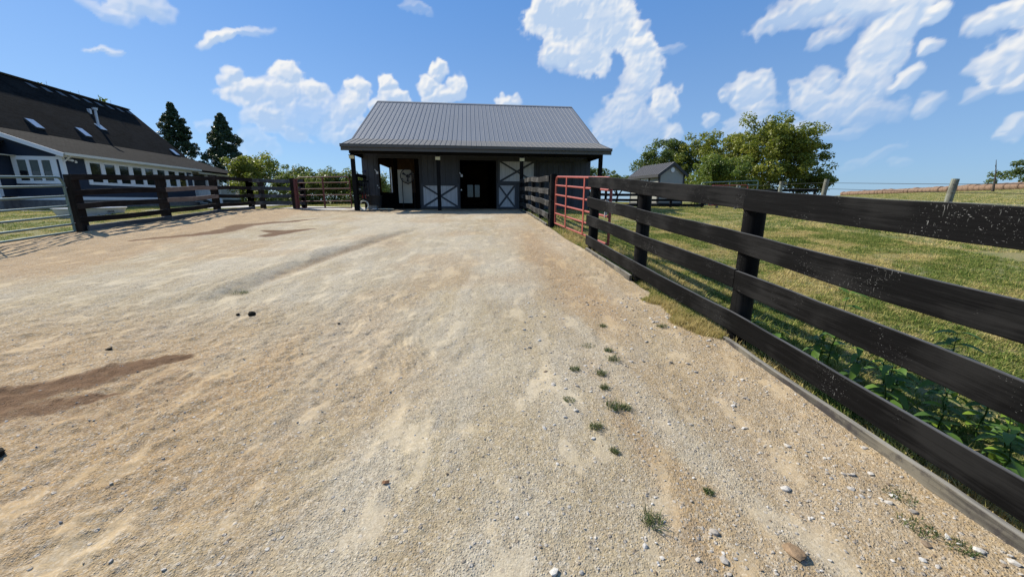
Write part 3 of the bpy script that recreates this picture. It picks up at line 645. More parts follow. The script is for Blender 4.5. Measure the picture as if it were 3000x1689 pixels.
# front wall: vertical boards with open joints, over a dark sheathing
sh = MB()
for a, b_, z0 in [(VL, -5.0, GZ), (-5.0, -3.02, 3.62), (-3.02, -.98, GZ), (-.98, .87, 3.58), (.87, VR, GZ)]: sh.box(a, b_, WF+.03, WF+.10, z0, 4.25)
sh.build('front_wall', 'trimdark', barn)
x = VL
while x < VR-.02:
    x1 = min(x+.292, VR); lo = GZ+.04
    segs = [(x, x1)]
    for o0, o1, oz in openings:
        nsg = []
        for a, b_ in segs:
            if b_ <= o0 or a >= o1: nsg.append((a, b_, lo))
            else:
                if a < o0: nsg.append((a, o0, lo))
                nsg.append((max(a, o0), min(b_, o1), oz))
                if b_ > o1: nsg.append((o1, b_, lo))
        segs = [q[:2] for q in nsg]
        if any(q[2] > lo for q in nsg): break
    else: nsg = [(x, x1, lo)]
    for a, b_, z0 in nsg:
        if b_-a < .03: continue
        m_ = MB(); d_ = random.uniform(0, .004); m_.box(a+.007, b_-.007, WF-d_, WF+.029, z0, 4.2); m_.build('wall_board', 'sidingdark', barn)
    x = x1
# side, back walls with openings, inner partitions
sw = MB()
for w0, w1, z0, z1 in [(WF+.1, 5.7, GZ, 4.4), (8.7, WB, GZ, 4.4), (5.7, 8.7, GZ, 2.08), (5.7, 8.7, 3.66, 4.4)]: sw.box(VL, VL+.08, w0, w1, z0, z1)
sw.build('left_side_wall', 'planks', barn)
m_ = MB(); m_.box(VR-.08, VR, WF+.1, WB, GZ, 4.4); m_.build('right_side_wall', 'sidingdark', barn)
bwm = MB()
for a, b_, z0, z1 in [(VL+.08, -.70, GZ, 4.4), (-.70, .24, GZ, 1.85), (-.70, .24, 2.76, 4.4), (-.27, -.13, 1.85, 2.76), (.24, VR-.08, GZ, 4.4)]: bwm.box(a, b_, WB, WB+.08, z0, z1)
bwm.build('back_wall', 'planks', barn)
for a, b_ in ((-.70, -.27), (-.13, .24)):
    m_ = MB(); m_.box(a, b_, WB+.03, WB+.04, 1.85, 2.76); m_.build('window_pane', 'clearglass', barn)
# gable ends
def roofz(w_):
    return 3.93+(w_+.55)*.262 if w_ < 1.2 else 4.39+(w_-1.2)*.502
for v in (VL, VR-.08):
    m_ = MB(); pts = [(WF+.1, 4.4), (WF+.1, roofz(WF+.1)-.12), (7.1, roofz(7.1)-.12), (WB+.08, roofz(2*7.1-WB-.08)-.12), (WB+.08, 4.4)]
    n_ = len(pts); vs = [(v, a, b_) for a, b_ in pts]+[(v+.08, a, b_) for a, b_ in pts]
    m_.add(vs, [tuple(range(n_)), tuple(range(n_, 2*n_))]+[(i, (i+1) % n_, n_+(i+1) % n_, n_+i) for i in range(n_)]); m_.build('gable_wall', 'sidingdark', barn)
m_ = MB(); m_.box(VL+.08, VR-.08, WF+.1, WB, GZ-.05, GZ+.01); m_.build('floor', 'dirt', barn)
m_ = MB(); m_.box(VL+.1, VR-.1, WF+.12, WB-.02, 4.3, 4.36); m_.build('loft_floor', 'planks', barn)
m_ = MB(); m_.box(VL+.08, -5.95+.95*1.0, 3.9, 4.0, GZ, 1.98)
m_.box(-5.6, -2.95, 4.0, 4.08, GZ, 1.99); m_.build('stall_front', 'barkblk', barn)
m_ = MB(); m_.box(-3.42, -2.95, 3.3, 3.36, GZ, 4.28); m_.build('darkening_sheet', 'barkblk', barn)  # black sheet added to keep the right side of the opening dark
for k in range(12):
    a = VL+.1+k*.24
    m_ = MB(); m_.box(a, a+.23, 9.0+random.uniform(0, .01), 9.04, GZ, 4.28); m_.build('partition_board', 'planks', barn)
m_ = MB(); m_.box(-5.1, -4.98, 9-.05, 8.99, 2.0, 3.14); m_.box(-4.98, -4.72, 8.95, 8.99, 3.04, 3.14); m_.box(-4.84, -4.72, 8.95, 8.99, 2.0, 3.04); m_.build('inner_window_frame', 'white', barn)
m_ = MB(); m_.box(-4.62, -4.42, 3.86, 3.98, GZ, 4.3); m_.build('inner_post', 'barkblk', barn)
m_ = MB(); m_.box(-2.95, -2.85, WF+.12, 9.0, GZ, 4.28); m_.box(.9, 1.0, WF+.12, WB, GZ, 4.28); m_.box(-1.15, -1.05, WF+.12, WB, GZ, 4.28); m_.build('stall_divider', 'barkblk', barn)
m_ = MB(); m_.box(VL+.08, VL+.14, 8.7, 8.82, 2.0, 3.72); m_.build('side_window_trim', 'white', barn)
# door frames
for o0, o1, oz in openings:
    m_ = MB(); m_.box(o0-.09, o0, WF-.035, WF+.1, GZ, oz+.1); m_.box(o1, o1+.09, WF-.035, WF+.1, GZ, oz+.1); m_.box(o0, o1, WF-.035, WF+.1, oz, oz+.1); m_.build('door_frame', 'trimdark', barn)
def xdoor(v0, v1, z0, z1, w_, pitch, label, board='doorpale', brace='sidingdark', y_ang=0):
    d = MB(); t = .10
    d.box(v0, v1, w_-.04, w_-.002, z0, z0+t); d.box(v0, v1, w_-.04, w_-.002, z1-t, z1); d.box(v0, v0+t, w_-.04, w_-.002, z0+t, z1-t); d.box(v1-t, v1, w_-.04, w_-.002, z0+t, z1-t)
    f = d.build('door', 'sidingdark', barn, label)
    n_ = max(3, round((v1-v0-.02)/pitch)); p_ = (v1-v0-.02)/n_
    for k in range(n_):
        q = MB(); q.box(v0+.01+k*p_+.004, v0+.01+(k+1)*p_-.004, w_, w_+.022, z0+.02, z1-.02); q.build('door_board', board, f)
    for i, (s0, s1) in enumerate((((v0+t*.8, z0+t*.8), (v1-t*.8, z1-t*.8)), ((v0+t*.8, z1-t*.8), (v1-t*.8, z0+t*.8)))):
        q = MB(); q.beam((s0[0], w_-.012-.012*i, s0[1]), (s1[0], w_-.012-.012*i, s1[1]), .02, .10 if i == 0 else .085, (0, 0, 1)); q.build('brace', brace, f)
    return f
xdoor(-2.95, -1.03, 1.19, 2.42, WF-.05, .21, 'pale half door with dark cross bracing standing shut between the two openings')
xdoor(.90, 1.93, 1.18, 2.46, WF-.06, .075, 'narrow pale half door with a steep dark cross, folded open')
xdoor(.96, 2.92, 2.47, 3.64, WF-.04, .20, 'pale upper half door with dark cross bracing, folded open')
m_ = MB(); m_.box(3.05, 3.15, WF-.03, WF-.003, GZ+.05, 3.6); m_.box(4.85, 4.93, WF-.03, WF-.003, GZ+.05, 3.6); m_.box(3.15, 4.85, WF-.03, WF-.003, 3.5, 3.6); m_.build('shut_door_frame', 'trimdark', barn)
for v, z in ((-5.10, 2.98), (-.93, 2.88)):
    m_ = MB(); m_.beam((v-.07, WF-.06, z+.10), (v+.02, WF-.06, z-.02), .02, .035); m_.box(v-.01, v+.09, WF-.07, WF-.036, z-.12, z); m_.build('door_latch', 'white', barn)
for v, z in ((-5.02, 2.2), (-5.08, 2.3), (-.92, 2.12)):
    m_ = MB(); m_.tube([(v, WF-.036, z), (v, WF-.07, z)], .035, 8); m_.build('door_bolt', 'steel', barn)
# porch: posts, beam, rafters, fascia
for i, v in enumerate((-5.64, -1.90, 1.93, 5.70)):
    m_ = MB(); m_.box(v-.08, v+.08, -.08, .08, GZ-.25, 3.74); p = m_.build('porch_post', 'barkblk', barn)
    if i < 3:
        q = MB(); q.box(v-.105, v+.105, -.17, -.082, 3.37, 3.50); q.build('lamp', 'bulb', p, 'small pale yellow box lamp near the post top'); q = MB(); q.box(v-.12, v+.12, -.19, -.082, 3.50, 3.53); q.build('lamp_cap', 'guttermetal', p)
m_ = MB(); m_.box(VL+.05, VR-.15, -.11, .11, 3.60, 3.90); m_.build('porch_beam', 'barkblk', barn)
for v in (VL+.06, VR-.12):
    m_ = MB(); m_.box(v-.04, v+.04, .11, WF-.01, 3.60, 3.86); m_.build('porch_tie_beam', 'barkblk', barn)
for k in range(13):
    v = VL+.15+k*.94
    m_ = MB(); m_.beam((v, -.5, roofz(-.5)-.10), (v, WF, roofz(WF)-.34), .05, .12); m_.build('rafter', 'barkblk', barn)
m_ = MB(); m_.box(-5.93, 5.99, -.62, -.56, 3.66, 3.92); m_.build('fascia', 'guttermetal', barn)
m_ = MB(); m_.box(-5.94, 6.0, -.70, -.622, 3.80, 3.925); m_.build('gutter', 'guttermetal', barn)
for v in (-5.92, 5.985):
    m_ = MB(); m_.beam((v, -.58, roofz(-.58)-.10), (v, 1.2, roofz(1.2)-.10), .04, .2); m_.beam((v, 1.2, roofz(1.2)-.10), (v, 7.1, roofz(7.1)-.10), .04, .2); m_.build('rake_trim', 'guttermetal', barn)
# ribbed roof sheets
def rib_sheet(v0, v1, w0, w1, name, back=False):
    prof = []; per = (v1-v0)/4
    for k in range(4):
        b0 = v0+k*per
        prof += [(b0, 0), (b0+.007, .018), (b0+.024, .018), (b0+.031, 0), (b0+per*.42, 0), (b0+per*.42+.008, .003), (b0+per*.42+.022, .003), (b0+per*.42+.03, 0), (b0+per*.70, 0), (b0+per*.70+.008, .003), (b0+per*.70+.022, .003), (b0+per*.70+.03, 0)]
    prof.append((v1-.003, 0)); m_ = MB(); vs = []
    for w_, z in ((w0, roofz(w0)), (w1, roofz(w1))):
        wq = w_ if not back else 14.2-w_
        vs += [(a, wq, z+h) for a, h in prof]
    n_ = len(prof); m_.add(vs, [(i, i+1, n_+i+1, n_+i) for i in range(n_-1)])
    o = m_.build(name, 'roofmetal', barn); return o
for k in range(13):
    v0 = -5.90+k*11.87/13; v1 = v0+11.87/13
    rib_sheet(v0, v1, -.60, 1.22, 'porch_roof_sheet').data.materials[0] = MAT['porchmetal']; rib_sheet(v0, v1, 1.2, 7.1, 'roof_sheet'); rib_sheet(v0, v1, -.60, 7.1, 'rear_roof_sheet', True) if False else None
m_ = MB(); m_.slab((-5.91, 7.1, roofz(7.1)), (5.98, 7.1, roofz(7.1)), (5.98, 13.4, 4.2), (-5.91, 13.4, 4.2), .02); m_.build('rear_roof', 'roofmetal', barn)
m_ = MB(); m_.slab((-5.91, -.55, roofz(-.55)-.012), (5.98, -.55, roofz(-.55)-.012), (5.98, 1.2, roofz(1.2)-.012), (-5.91, 1.2, roofz(1.2)-.012), .02)
m_.slab((-5.91, 1.2, roofz(1.2)-.012), (5.98, 1.2, roofz(1.2)-.012), (5.98, 7.08, roofz(7.08)-.012), (-5.91, 7.08, roofz(7.08)-.012), .02); m_.build('roof_deck', 'trimdark', barn)
m_ = MB(); m_.slab((-5.91, 6.93, roofz(6.93)+.03), (5.98, 6.93, roofz(6.93)+.03), (5.98, 7.1, roofz(7.1)+.045), (-5.91, 7.1, roofz(7.1)+.045), .012)
m_.slab((-5.91, 7.1, roofz(7.1)+.045), (5.98, 7.1, roofz(7.1)+.045), (5.98, 7.27, roofz(6.93)+.03), (-5.91, 7.27, roofz(6.93)+.03), .012); m_.build('ridge_cap', 'roofmetal', barn)
m_ = MB(); m_.box(-6.0, 6.1, -.1, WF+.1, GZ-.25, GZ-.012); m_.build('porch_floor', 'dirt', barn)
# things at the barn
dr_ = root('loose_panel_door', 'off-white panelled door leaning inside the left barn opening', 'door', bw(-3.93, 3.1, GZ+.3), PSI)
m_ = MB(); m_.box(-.35, .35, 0, .04, 0, 1.72); m_.build('door_slab', 'offwhite', dr_)
for a in (-.27, .04):
    for z0, z1 in ((.15, .75), (.88, 1.30), (1.40, 1.62)):
        m_ = MB(); m_.box(a, a+.23, -.012, -.002, z0, z1); m_.build('panel', 'offwhite', dr_)
        
fan = root('barn_fan', 'large round black fan on a stand just inside the left barn opening', 'fan', bw(-3.72, 2.75, GZ), PSI)
R_ = .36; zc = 1.68
m_ = MB(); m_.tube([(R_*math.cos(a), 0, zc+R_*math.sin(a)) for a in np.linspace(0, 2*math.pi, 33)], .022, 6, False); m_.build('rim', 'blackrub', fan)
m_ = MB()
for rr in (.09, .17, .25, .31): m_.tube([(rr*math.cos(a), -.04, zc+rr*math.sin(a)) for a in np.linspace(0, 2*math.pi, 25)], .003, 4, False)
for k in range(18):
    a = k*math.pi/9; m_.tube([(.06*math.cos(a), -.05, zc+.06*math.sin(a)), (R_*math.cos(a), -.02, zc+R_*math.sin(a))], .003, 4)
m_.build('grille', 'steel', fan)
m_ = MB()
for k in range(3):
    a = k*2.094+.5; m_.quad((.03*math.cos(a), 0, zc+.03*math.sin(a)), (.3*math.cos(a-.25), .03, zc+.3*math.sin(a-.25)), (.3*math.cos(a+.25), -.02, zc+.3*math.sin(a+.25)), (.05*math.cos(a+.6), 0, zc+.05*math.sin(a+.6)))
m_.build('blade', 'blackrub', fan)
m_ = MB(); m_.tube([(0, .05, zc), (0, .22, zc)], .09, 10); m_.build('motor', 'blackrub', fan)
m_ = MB(); m_.tube([(.3, .1, .02), (.3, .1, zc-.1), (0, .12, zc-.42), (-.3, .1, zc-.1), (-.3, .1, .02)], .02, 6); m_.tube([(-.3, -.2, .02), (-.3, .4, .02)], .02, 6); m_.tube([(.3, -.2, .02), (.3, .4, .02)], .02, 6); m_.build('stand', 'blackrub', fan)
# tub on a concrete block, rubbish at the post, hose
tub = root('black_tub', 'black rubber feed tub set on a grey block by the barn wall', 'tub', bw(-5.07, .95, GZ), PSI)
m_ = MB(); ring = [(.30, .22), (.34, .62), (.37, .66), (.34, .66), (.30, .60), (.26, .26)]
vs = [(r*1.15*math.cos(a), r*.8*math.sin(a), z) for r, z in ring for a in np.linspace(0, 2*math.pi, 20, endpoint=False)]
m_.add(vs, [(i*20+k, i*20+(k+1) % 20, (i+1)*20+(k+1) % 20, (i+1)*20+k) for i in range(5) for k in range(20)]+[tuple(range(100, 120))], None, True); m_.build('tub_body', 'blackrub', tub)
m_ = MB(); m_.tube([(.36*1.1*math.cos(a), .37*.8*math.sin(a), .66) for a in np.linspace(0, 2*math.pi, 25)], .012, 5, False); m_.build('rim', 'blackrub', tub)
cb_ = MB(); cb_.box(-.20, .18, -.16, .16, 0, .22); o = cb_.build('concrete_block', 'concrete'); o.location = bw(-5.12, .95, GZ); o.rotation_euler.z = PSI; tag(o, 'grey concrete block carrying the black feed tub', 'block')
m_ = MB(); m_.add([(-.09, 0, 0), (.02, -.02, -.04), (.10, 0, .02), (.06, .01, .20), (0, .015, .28), (-.05, .01, .15), (-.09, .03, 0), (.02, .05, -.04), (.10, .03, .02), (.06, .04, .20), (0, .045, .28), (-.05, .04, .15)], [(0,1,2,3,4,5), (11,10,9,8,7,6)]+[(i, (i+1) % 6, 6+(i+1) % 6, 6+i) for i in range(6)]); o = m_.build('red_cloth', 'redcloth'); o.location = bw(-5.45, .62, GZ+.55); o.rotation_euler.z = PSI; tag(o, 'faded red rag hanging just left of the black tub', 'cloth')
m_ = MB(); 
for k in range(4):
    r_ = .22-.012*k; m_.tube([(r_*math.cos(a), .02*k, .24+r_*math.sin(a)+.004*k) for a in np.linspace(0, 2*math.pi, 29)], .018, 6, False)
o = m_.build('coiled_hose', 'hose'); o.location = bw(-5.40, .25, GZ-.03); o.rotation_euler = (-.15, 0, PSI); tag(o, 'white hose coiled on the ground beside the left barn post', 'hose')
# dark stall tools heap hung on the little fence at the porch end
heap = root('halter_rack', 'rack of black halters and lead ropes on the porch end by the left barn post', 'rack', bw(-5.45, .55, GZ), PSI)
m_ = MB(); m_.box(-.25, .25, .1, .14, 1.25, 1.35); m_.build('rail', 'barkblk', heap)
for k in range(7):
    m_ = MB(); a = -.22+k*.07; zl = random.uniform(.25, .7)
    m_.tube([(a, .08, 1.28), (a+random.uniform(-.04, .04), .02, 1.0), (a+random.uniform(-.05, .05), 0, zl), (a+.05, .01, zl-.08), (a+.07, .02, zl+.2), (a+.05, .06, 1.27)], .014, 5); m_.build('halter', 'blackrub', heap)
for k in range(2):
    m_ = MB(); m_.box(-.19+.02*k, -.11+.02*k, -.01, .01, 1.12-.2*k, 1.16-.2*k); m_.build('buckle', 'steel', heap)
m_ = MB(); m_.tube([(0, 0, 0), (.03, -.02, -.06), (.09, -.02, -.05), (.11, 0, .03), (.06, -.01, -.01)], .018, 6); o = m_.build('blue_halter', 'bluerope'); o.location = bw(-5.72, WF-.05, 2.98); tag(o, 'dark blue halter hanging on the barn wall left of the doors', 'halter')
m_ = MB(); m_.box(-.32, .32, -.14, .14, 0, .025); m_.box(-.25, .3, .0, .2, .025, .045); o = m_.build('plywood_sheet', 'board'); o.location = bw(-4.32, .02, GZ+.03); o.rotation_euler = (-.10, .02, PSI+.1); tag(o, 'pale offcut board lying on the ground in front of the left opening', 'board')
for k, (v, w_, lb) in enumerate(((-4.98, .55, 'small white plank scrap lying beside the concrete block'), (-4.72, .50, 'small white plank scrap lying next to the pale offcut board'))):
    m_ = MB(); m_.box(-.10, .10, -.05, .05, 0, .02); o = m_.build('plank_scrap', 'white'); o.location = bw(v, w_, GZ+.035); o.rotation_euler = (.05, -.05, PSI+.3*k); tag(o, lb, 'board')
# ------------------------------------------------------------------ fences
def wp(x, y, h): return (x, y, h)
def post_mb(x, y, z0, z1, r, rnd=True, lean=(0, 0)):
    m_ = MB()
    if rnd: m_.tube([(x, y, z0), (x+lean[0]*.5, y+lean[1]*.5, (z0+z1)/2), (x+lean[0], y+lean[1], z1)], [r*1.03, r, r*.97], 14)
    else: m_.box(x-r, x+r, y-r, y+r, z0, z1)
    return m_
def fence(label, posts, zf, levels, side, mat, postmat, rnd=True, pr=.09, spans=2, w_=.16, kick=None, group=None, top=1.41, t=.028, boardlabels={}, kickmat='kick', wob=.004):
    """posts: list of (x, y). side=+1: boards on the right-hand side seen along the run, -1: left"""
    x0, y0 = posts[0]; r0 = root('board_fence', label, 'fence', (x0, y0, zf(x0, y0)), 0, group); sh_ = r0.location
    zs = [zf(x, y) for x, y in posts]
    for (x, y), z in zip(posts, zs):
        o = post_mb(x, y, z-.35, z+top+random.uniform(-.02, .02), pr, rnd).build('post', postmat, r0, shift=sh_)
    n_ = len(posts)
    P = []
    for i in range(n_):
        a = Vector(posts[max(i-1, 0)]); b = Vector(posts[min(i+1, n_-1)]); d = (b-a).normalized(); nrm = Vector((d.y, -d.x))*side
        P.append((Vector(posts[i])+nrm*(pr+t/2+.001), d, nrm))
    for li, lv in enumerate(levels):
        cuts = [0]; k = (1 if li % 2 else 2) if spans == 2 else 1
        while k < n_-1: cuts.append(k); k += spans
        cuts.append(n_-1)
        for a, b in zip(cuts, cuts[1:]):
            pts = []
            for i in range(a, b+1):
                p, d, nrm = P[i]; e = .003 if i not in (0, n_-1) else -.10
                off = Vector((0, 0))
                if i == a: off = d*e
                elif i == b: off = -d*e
                q = p+off; pts.append((q.x, q.y, zs[i]+lv+random.uniform(-.008, .008)))
            mm = mat; lb = None
            if (li, a) in boardlabels: mm, lb = boardlabels[(li, a)]
            MB().board(pts, (P[a][2].x, P[a][2].y, 0), w_, t, random.random(), wob).build('board', mm, r0, lb, shift=sh_)
    if kick:
        for a, b, hgt in kick:
            pts = []
            for i in range(a, b+1):
                p, d, nrm = P[i]; q = p+nrm*.02+(d*.004 if i == a else -d*.004 if i == b else d*0)
                pts.append((q.x, q.y, zs[i]+hgt))
            MB().board(pts, (P[a][2].x, P[a][2].y, 0), .20, .04, random.random(), .006).build('kickboard', kickmat, r0, shift=sh_)
    return r0
LV = [1.345, .995, .670, .315]
fr = lambda x, y: float(np.interp(y, AY, AZ))
near = [(2.60, -.9), (2.42, 1.25), (2.23, 3.60), (1.90, 5.65), (1.62, 7.75)]
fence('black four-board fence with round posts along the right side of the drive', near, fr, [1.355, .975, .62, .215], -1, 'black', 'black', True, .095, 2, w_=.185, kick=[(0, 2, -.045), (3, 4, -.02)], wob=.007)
fence('weathered black fence run between the red gate and the barn porch', [(1.13, 11.4), (.98, 13.2), (.80, 15.1), (.60, 17.0), (.47, 18.2)], fr, [1.33, .98, .66, .30], -1, 'blackold', 'black', True, .085, 2, kick=[(0, 2, -.02), (2, 4, -.02)], wob=.012, kickmat='kick')
m_ = post_mb(1.16, 11.25, fr(1.1, 11.3)-.3, fr(1.1, 11.3)+1.47, .105); o = m_.build('gate_post', 'black'); tag(o, 'thick round black post that carries the red gate on the right', 'post')
LF = [(-10.92, 9.85), (-10.9, 12.3), (-11.6, 15.4), (-11.95, 18.0), (-11.9, 18.75), (-10.05, 18.95)]
fence('dark brown weathered board fence along the left side of the yard', LF[:4], fr, [1.33, .97, .64, .31], 1, 'brownfence', 'brownfence', False, .09, 1, w_=.138, kick=[(0, 1, .07), (1, 3, .05)], kickmat='greyfence',
      boardlabels={(1, 1): ('pinkfence', 'newer bare pinkish board'), (2, 1): ('pinkfence', 'newer bare pinkish board')}, wob=.010)
fence('grey weathered fence corner running up to the rusty gate', LF[3:], fr, [1.30, .95, .62, .29], 1, 'greyfence', 'brownfence', False, .09, 1, wob=.01)
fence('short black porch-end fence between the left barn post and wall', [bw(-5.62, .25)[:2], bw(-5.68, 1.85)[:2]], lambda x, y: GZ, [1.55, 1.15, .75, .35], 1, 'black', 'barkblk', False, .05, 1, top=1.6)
def ffz(x, y): return gz(x, y)-.06
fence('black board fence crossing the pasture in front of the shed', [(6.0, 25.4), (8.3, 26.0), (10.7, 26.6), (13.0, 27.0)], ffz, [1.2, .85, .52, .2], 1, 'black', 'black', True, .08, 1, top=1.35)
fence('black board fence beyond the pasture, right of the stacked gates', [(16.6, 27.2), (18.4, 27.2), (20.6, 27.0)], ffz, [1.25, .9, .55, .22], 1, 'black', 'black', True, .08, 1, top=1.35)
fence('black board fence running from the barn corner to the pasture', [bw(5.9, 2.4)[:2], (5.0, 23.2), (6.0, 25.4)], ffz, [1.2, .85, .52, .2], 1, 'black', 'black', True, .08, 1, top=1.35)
# wire fence with round lichened posts
wf = root('wire_fence', 'two-strand wire fence on pale lichened posts across the pasture', 'fence', (12.1, 11, gz(12.1, 11)))
WPs = [((11.1, 4.2), 2.0, (-.1, 0)), ((12.05, 11), 2.24, (.16, 0)), ((12.12, 15.5), 2.47, (.10, 0)), ((13.14, 19.5), 2.58, (.03, 0)), ((13.9, 24.5), 2.6, (0, 0)), ((14.2, 27.3), 2.62, (.0, 0))]
for (x_, y_), zt, ln in WPs: post_mb(x_, y_, gz(x_, y_)-.4, zt, .085, True, ln).build('post', 'lichen', wf, shift=wf.location)
for dh in (.14, .36, .62, .9):
    m_ = MB(); m_.tube([(x_+ln[0]-.08, y_, zt-dh) for (x_, y_), zt, ln in WPs], .004 if dh > .4 else .007, 4); m_.build('wire', 'steel' if dh > .4 else 'blackrub', wf, shift=wf.location)
# ------------------------------------------------------------------ gates
def pipe_gate(name, label, p, q, zp, zq, h, rails, braces, mat, r=.022, group=None, rz=None, bm=None, brw=.05):
    """tubular gate from p to q standing at heights zp, zq"""
    P, Q = Vector((*p, zp)), Vector((*q, zq)); g_ = root(name, label, 'gate', P, 0, group); d = (Q-P); ln = Vector((d.x, d.y, 0)).length; U = d/ln
    def at(s, z): return U*s+Vector((0, 0, z))
    c = .16; m_ = MB(); pts = [at(0, 0), at(0, h-c)]+[at(c-c*math.cos(a), h-c+c*math.sin(a)) for a in (.4, .8, 1.2, 1.57)]+[at(ln-c+c*math.sin(a), h-c+c*math.cos(a)) for a in (0, .4, .8, 1.2, 1.57)]+[at(ln, 0)]
    m_.tube(pts, r*1.15, 10); m_.build('gate_frame', mat, g_)
    for k in range(rails):
        z = h*(1-(k+1)/rails*1.0) if rails else 0; z = rails_z[rails][k]*h
        m_ = MB(); m_.tube([at(.0, z), at(ln, z)], r, 8); m_.build('rail', mat, g_)
    for s in braces:
        m_ = MB(); nrm = Vector((U.y, -U.x, 0)).normalized(); o_ = nrm*(r+.004); a, b = at(ln*s, .0)+o_, at(ln*s, h-.01)+o_
        m_.beam(a, b, .012, brw, nrm.cross(Vector((0, 0, 1)))); m_.build('brace', bm or mat, g_)
    m_ = MB(); m_.tube([at(-.06, .2), at(.0, .2)], .012, 6); m_.tube([at(-.06, h-.25), at(0, h-.25)], .012, 6); m_.build('hinge', 'steel', g_)
    return g_
rails_z = {5: [.82, .62, .42, .22, .0], 6: [.84, .655, .475, .30, .14, .0]}
pipe_gate('red_gate', 'faded red tubular gate behind the near black fence on the right', (1.22, 11.1), (1.90, 7.62), .98, .76, 1.27, 5, (.27, .62), 'redpaint', .024, brw=.07)
pg2 = pipe_gate('rusty_gate', 'rusty dark red tubular gate beside the left barn post', bw(-8.35, .55)[:2], bw(-5.86, .02)[:2], 1.22, 1.25, 1.36, 5, (.50,), 'rust', .022, brw=.08)
pipe_gate('green_gate', 'grey-green galvanised pipe gate at the far left of the yard', (-10.88, 9.62), (-10.15, 5.9), .80, .60, 1.30, 6, (.5,), 'galv', .024, brw=.025)
pipe_gate('stacked_gate', 'tall grey pipe gate beyond the pasture fence', (13.1, 27.6), (16.9, 27.4), 1.35, 1.5, 1.52, 5, (.5,), 'galv', .03, group=None)
pipe_gate('stacked_gate', 'smaller rusty red pipe gate in front of the grey one beyond the pasture', (13.45, 26.9), (15.95, 26.9), 1.35, 1.4, 1.30, 5, (.4,), 'redpaint', .03, group=None)
m_ = post_mb(-8.48, 19.05-1.0+.0, 1.0, 2.55, .07); o = m_.build('gate_post', 'rust')
_p = bw(-8.45, .58); o.location = (0, 0, 0); bpy.data.objects.remove(o)
o = post_mb(_p[0], _p[1], .9, 2.52, .075).build('gate_post', 'rust'); tag(o, 'rusty steel post at the hinge end of the rusty gate', 'post')
fence('short grey fence piece joining the yard fence to the rusty gate post', [(-10.0, 18.93), (_p[0]-.12, _p[1]+.02)], fr, [1.30, .95, .62, .29], 1, 'greyfence', 'brownfence', False, .07, 1, wob=.01)
m_ = MB(); m_.beam((1.86, 7.8, 1.28), (1.87, 7.8, 1.62), .03, .05); o = m_.build('gate_strap', 'tank'); tag(o, 'pale metal latch strap hanging at the free end of the red gate', 'latch')
# ------------------------------------------------------------------ water trough on the lawn
tr = root('stock_trough', 'long pale metal stock trough on the lawn behind the left fence', 'trough', (-15.75, 14.7, gz(-15.75, 14.7)-.12), math.radians(111)); tr.scale = (.80, .9, .85)
m_ = MB(); vs = []
for z, a, b_ in ((.03, 1.80, .26), (.36, 1.92, .34), (.40, 1.95, .37), (.40, 1.89, .31), (.08, 1.76, .22)):
    vs += [(sx*a, sy*b_, z) for sx, sy in ((-1,-1), (1,-1), (1,1), (-1,1))]
m_.add(vs, [(i*4+k, i*4+(k+1) % 4, (i+1)*4+(k+1) % 4, (i+1)*4+k) for i in range(4) for k in range(4)]+[(16,17,18,19), (3,2,1,0)]); m_.build('tank_body', 'tank', tr)
m_ = MB(); m_.tube([(-1.94,-.36,.40), (1.94,-.36,.40), (1.94,.36,.40), (-1.94,.36,.40), (-1.94,-.36,.40)], .022, 6); m_.build('rim', 'white', tr)
m_ = MB(); m_.box(-1.9, 1.9, -.35, -.31, .09, .13); m_.build('side_rib', 'tank', tr)
tcv = bpy.data.curves.new('lettering', 'FONT'); tcv.body = 'TARTER'; tcv.size = .17; tcv.extrude = .002; tcv.align_x = 'CENTER'
_t = bpy.data.objects.new('lettering_tmp', tcv); COL.objects.link(_t); bpy.context.view_layer.update()
_me = bpy.data.meshes.new_from_object(_t.evaluated_get(bpy.context.evaluated_depsgraph_get())); _me.materials.clear(); _me.materials.append(MAT['ink']); bpy.data.objects.remove(_t)
lo = bpy.data.objects.new('lettering', _me); COL.objects.link(lo); lo.parent = tr; lo.location = (.55, -.335, .19); lo.rotation_euler = (math.pi/2-.16, 0, 0)
# ------------------------------------------------------------------ house
HC = (-28, 25); HA = math.radians(99.8)
house = root('house', 'navy-sided house with dark shingle roof and white trim at the left', 'house', (HC[0], HC[1], 0), HA)
HG = .93
def hb(name, mat, *bs, parent=None, label=None):
    m_ = MB(); [m_.box(*b) for b in bs]; return m_.build(name, mat, parent or house, label)
hb('foundation', 'stone', (-.02, 12.9, .02, 9, HG-.5, 1.5)); hb('skirt_board', 'white', (-.05, 13.0, -.03, .0, 1.5, 1.70), (-.05, -.0, .0, 12, 1.5, 1.70))
# walls
hb('wall', 'navy', (.0, 12.85, .0, 9., 1.70, 4.10))
hb('gable_wall', 'navy', (.02, .3, 2.3, 16., 4.10, 5.2))
m_ = MB(); m_.add([(.01,-.0,4.1), (.01,4.1,4.1), (.01,4.1,5.85), (.25,0,4.1), (.25,4.1,4.1), (.25,4.1,5.85)], [(0,1,2), (5,4,3), (0,3,4,1), (1,4,5,2), (2,5,3,0)]); m_.build('gable_wall', 'navy', house)
hb('wall', 'navy', (.3, 19.2, 4.2, 12.8, 1.7, 5.9))
m_ = MB(); m_.add([(.3,4.2,5.9), (.3,12.8,5.9), (.3,8.5,10.2), (19.2,4.2,5.9), (19.2,12.8,5.9), (19.2,8.5,10.2)], [(0,1,2), (5,4,3), (0,3,4,1), (1,4,5,2), (2,5,3,0)]); m_.build('attic_wall', 'navy', house)
hb('corner_trim', 'white', (-.03, .16, -.03, .0, 1.7, 4.1), (-.03, .0, .0, .16, 1.7, 4.1))
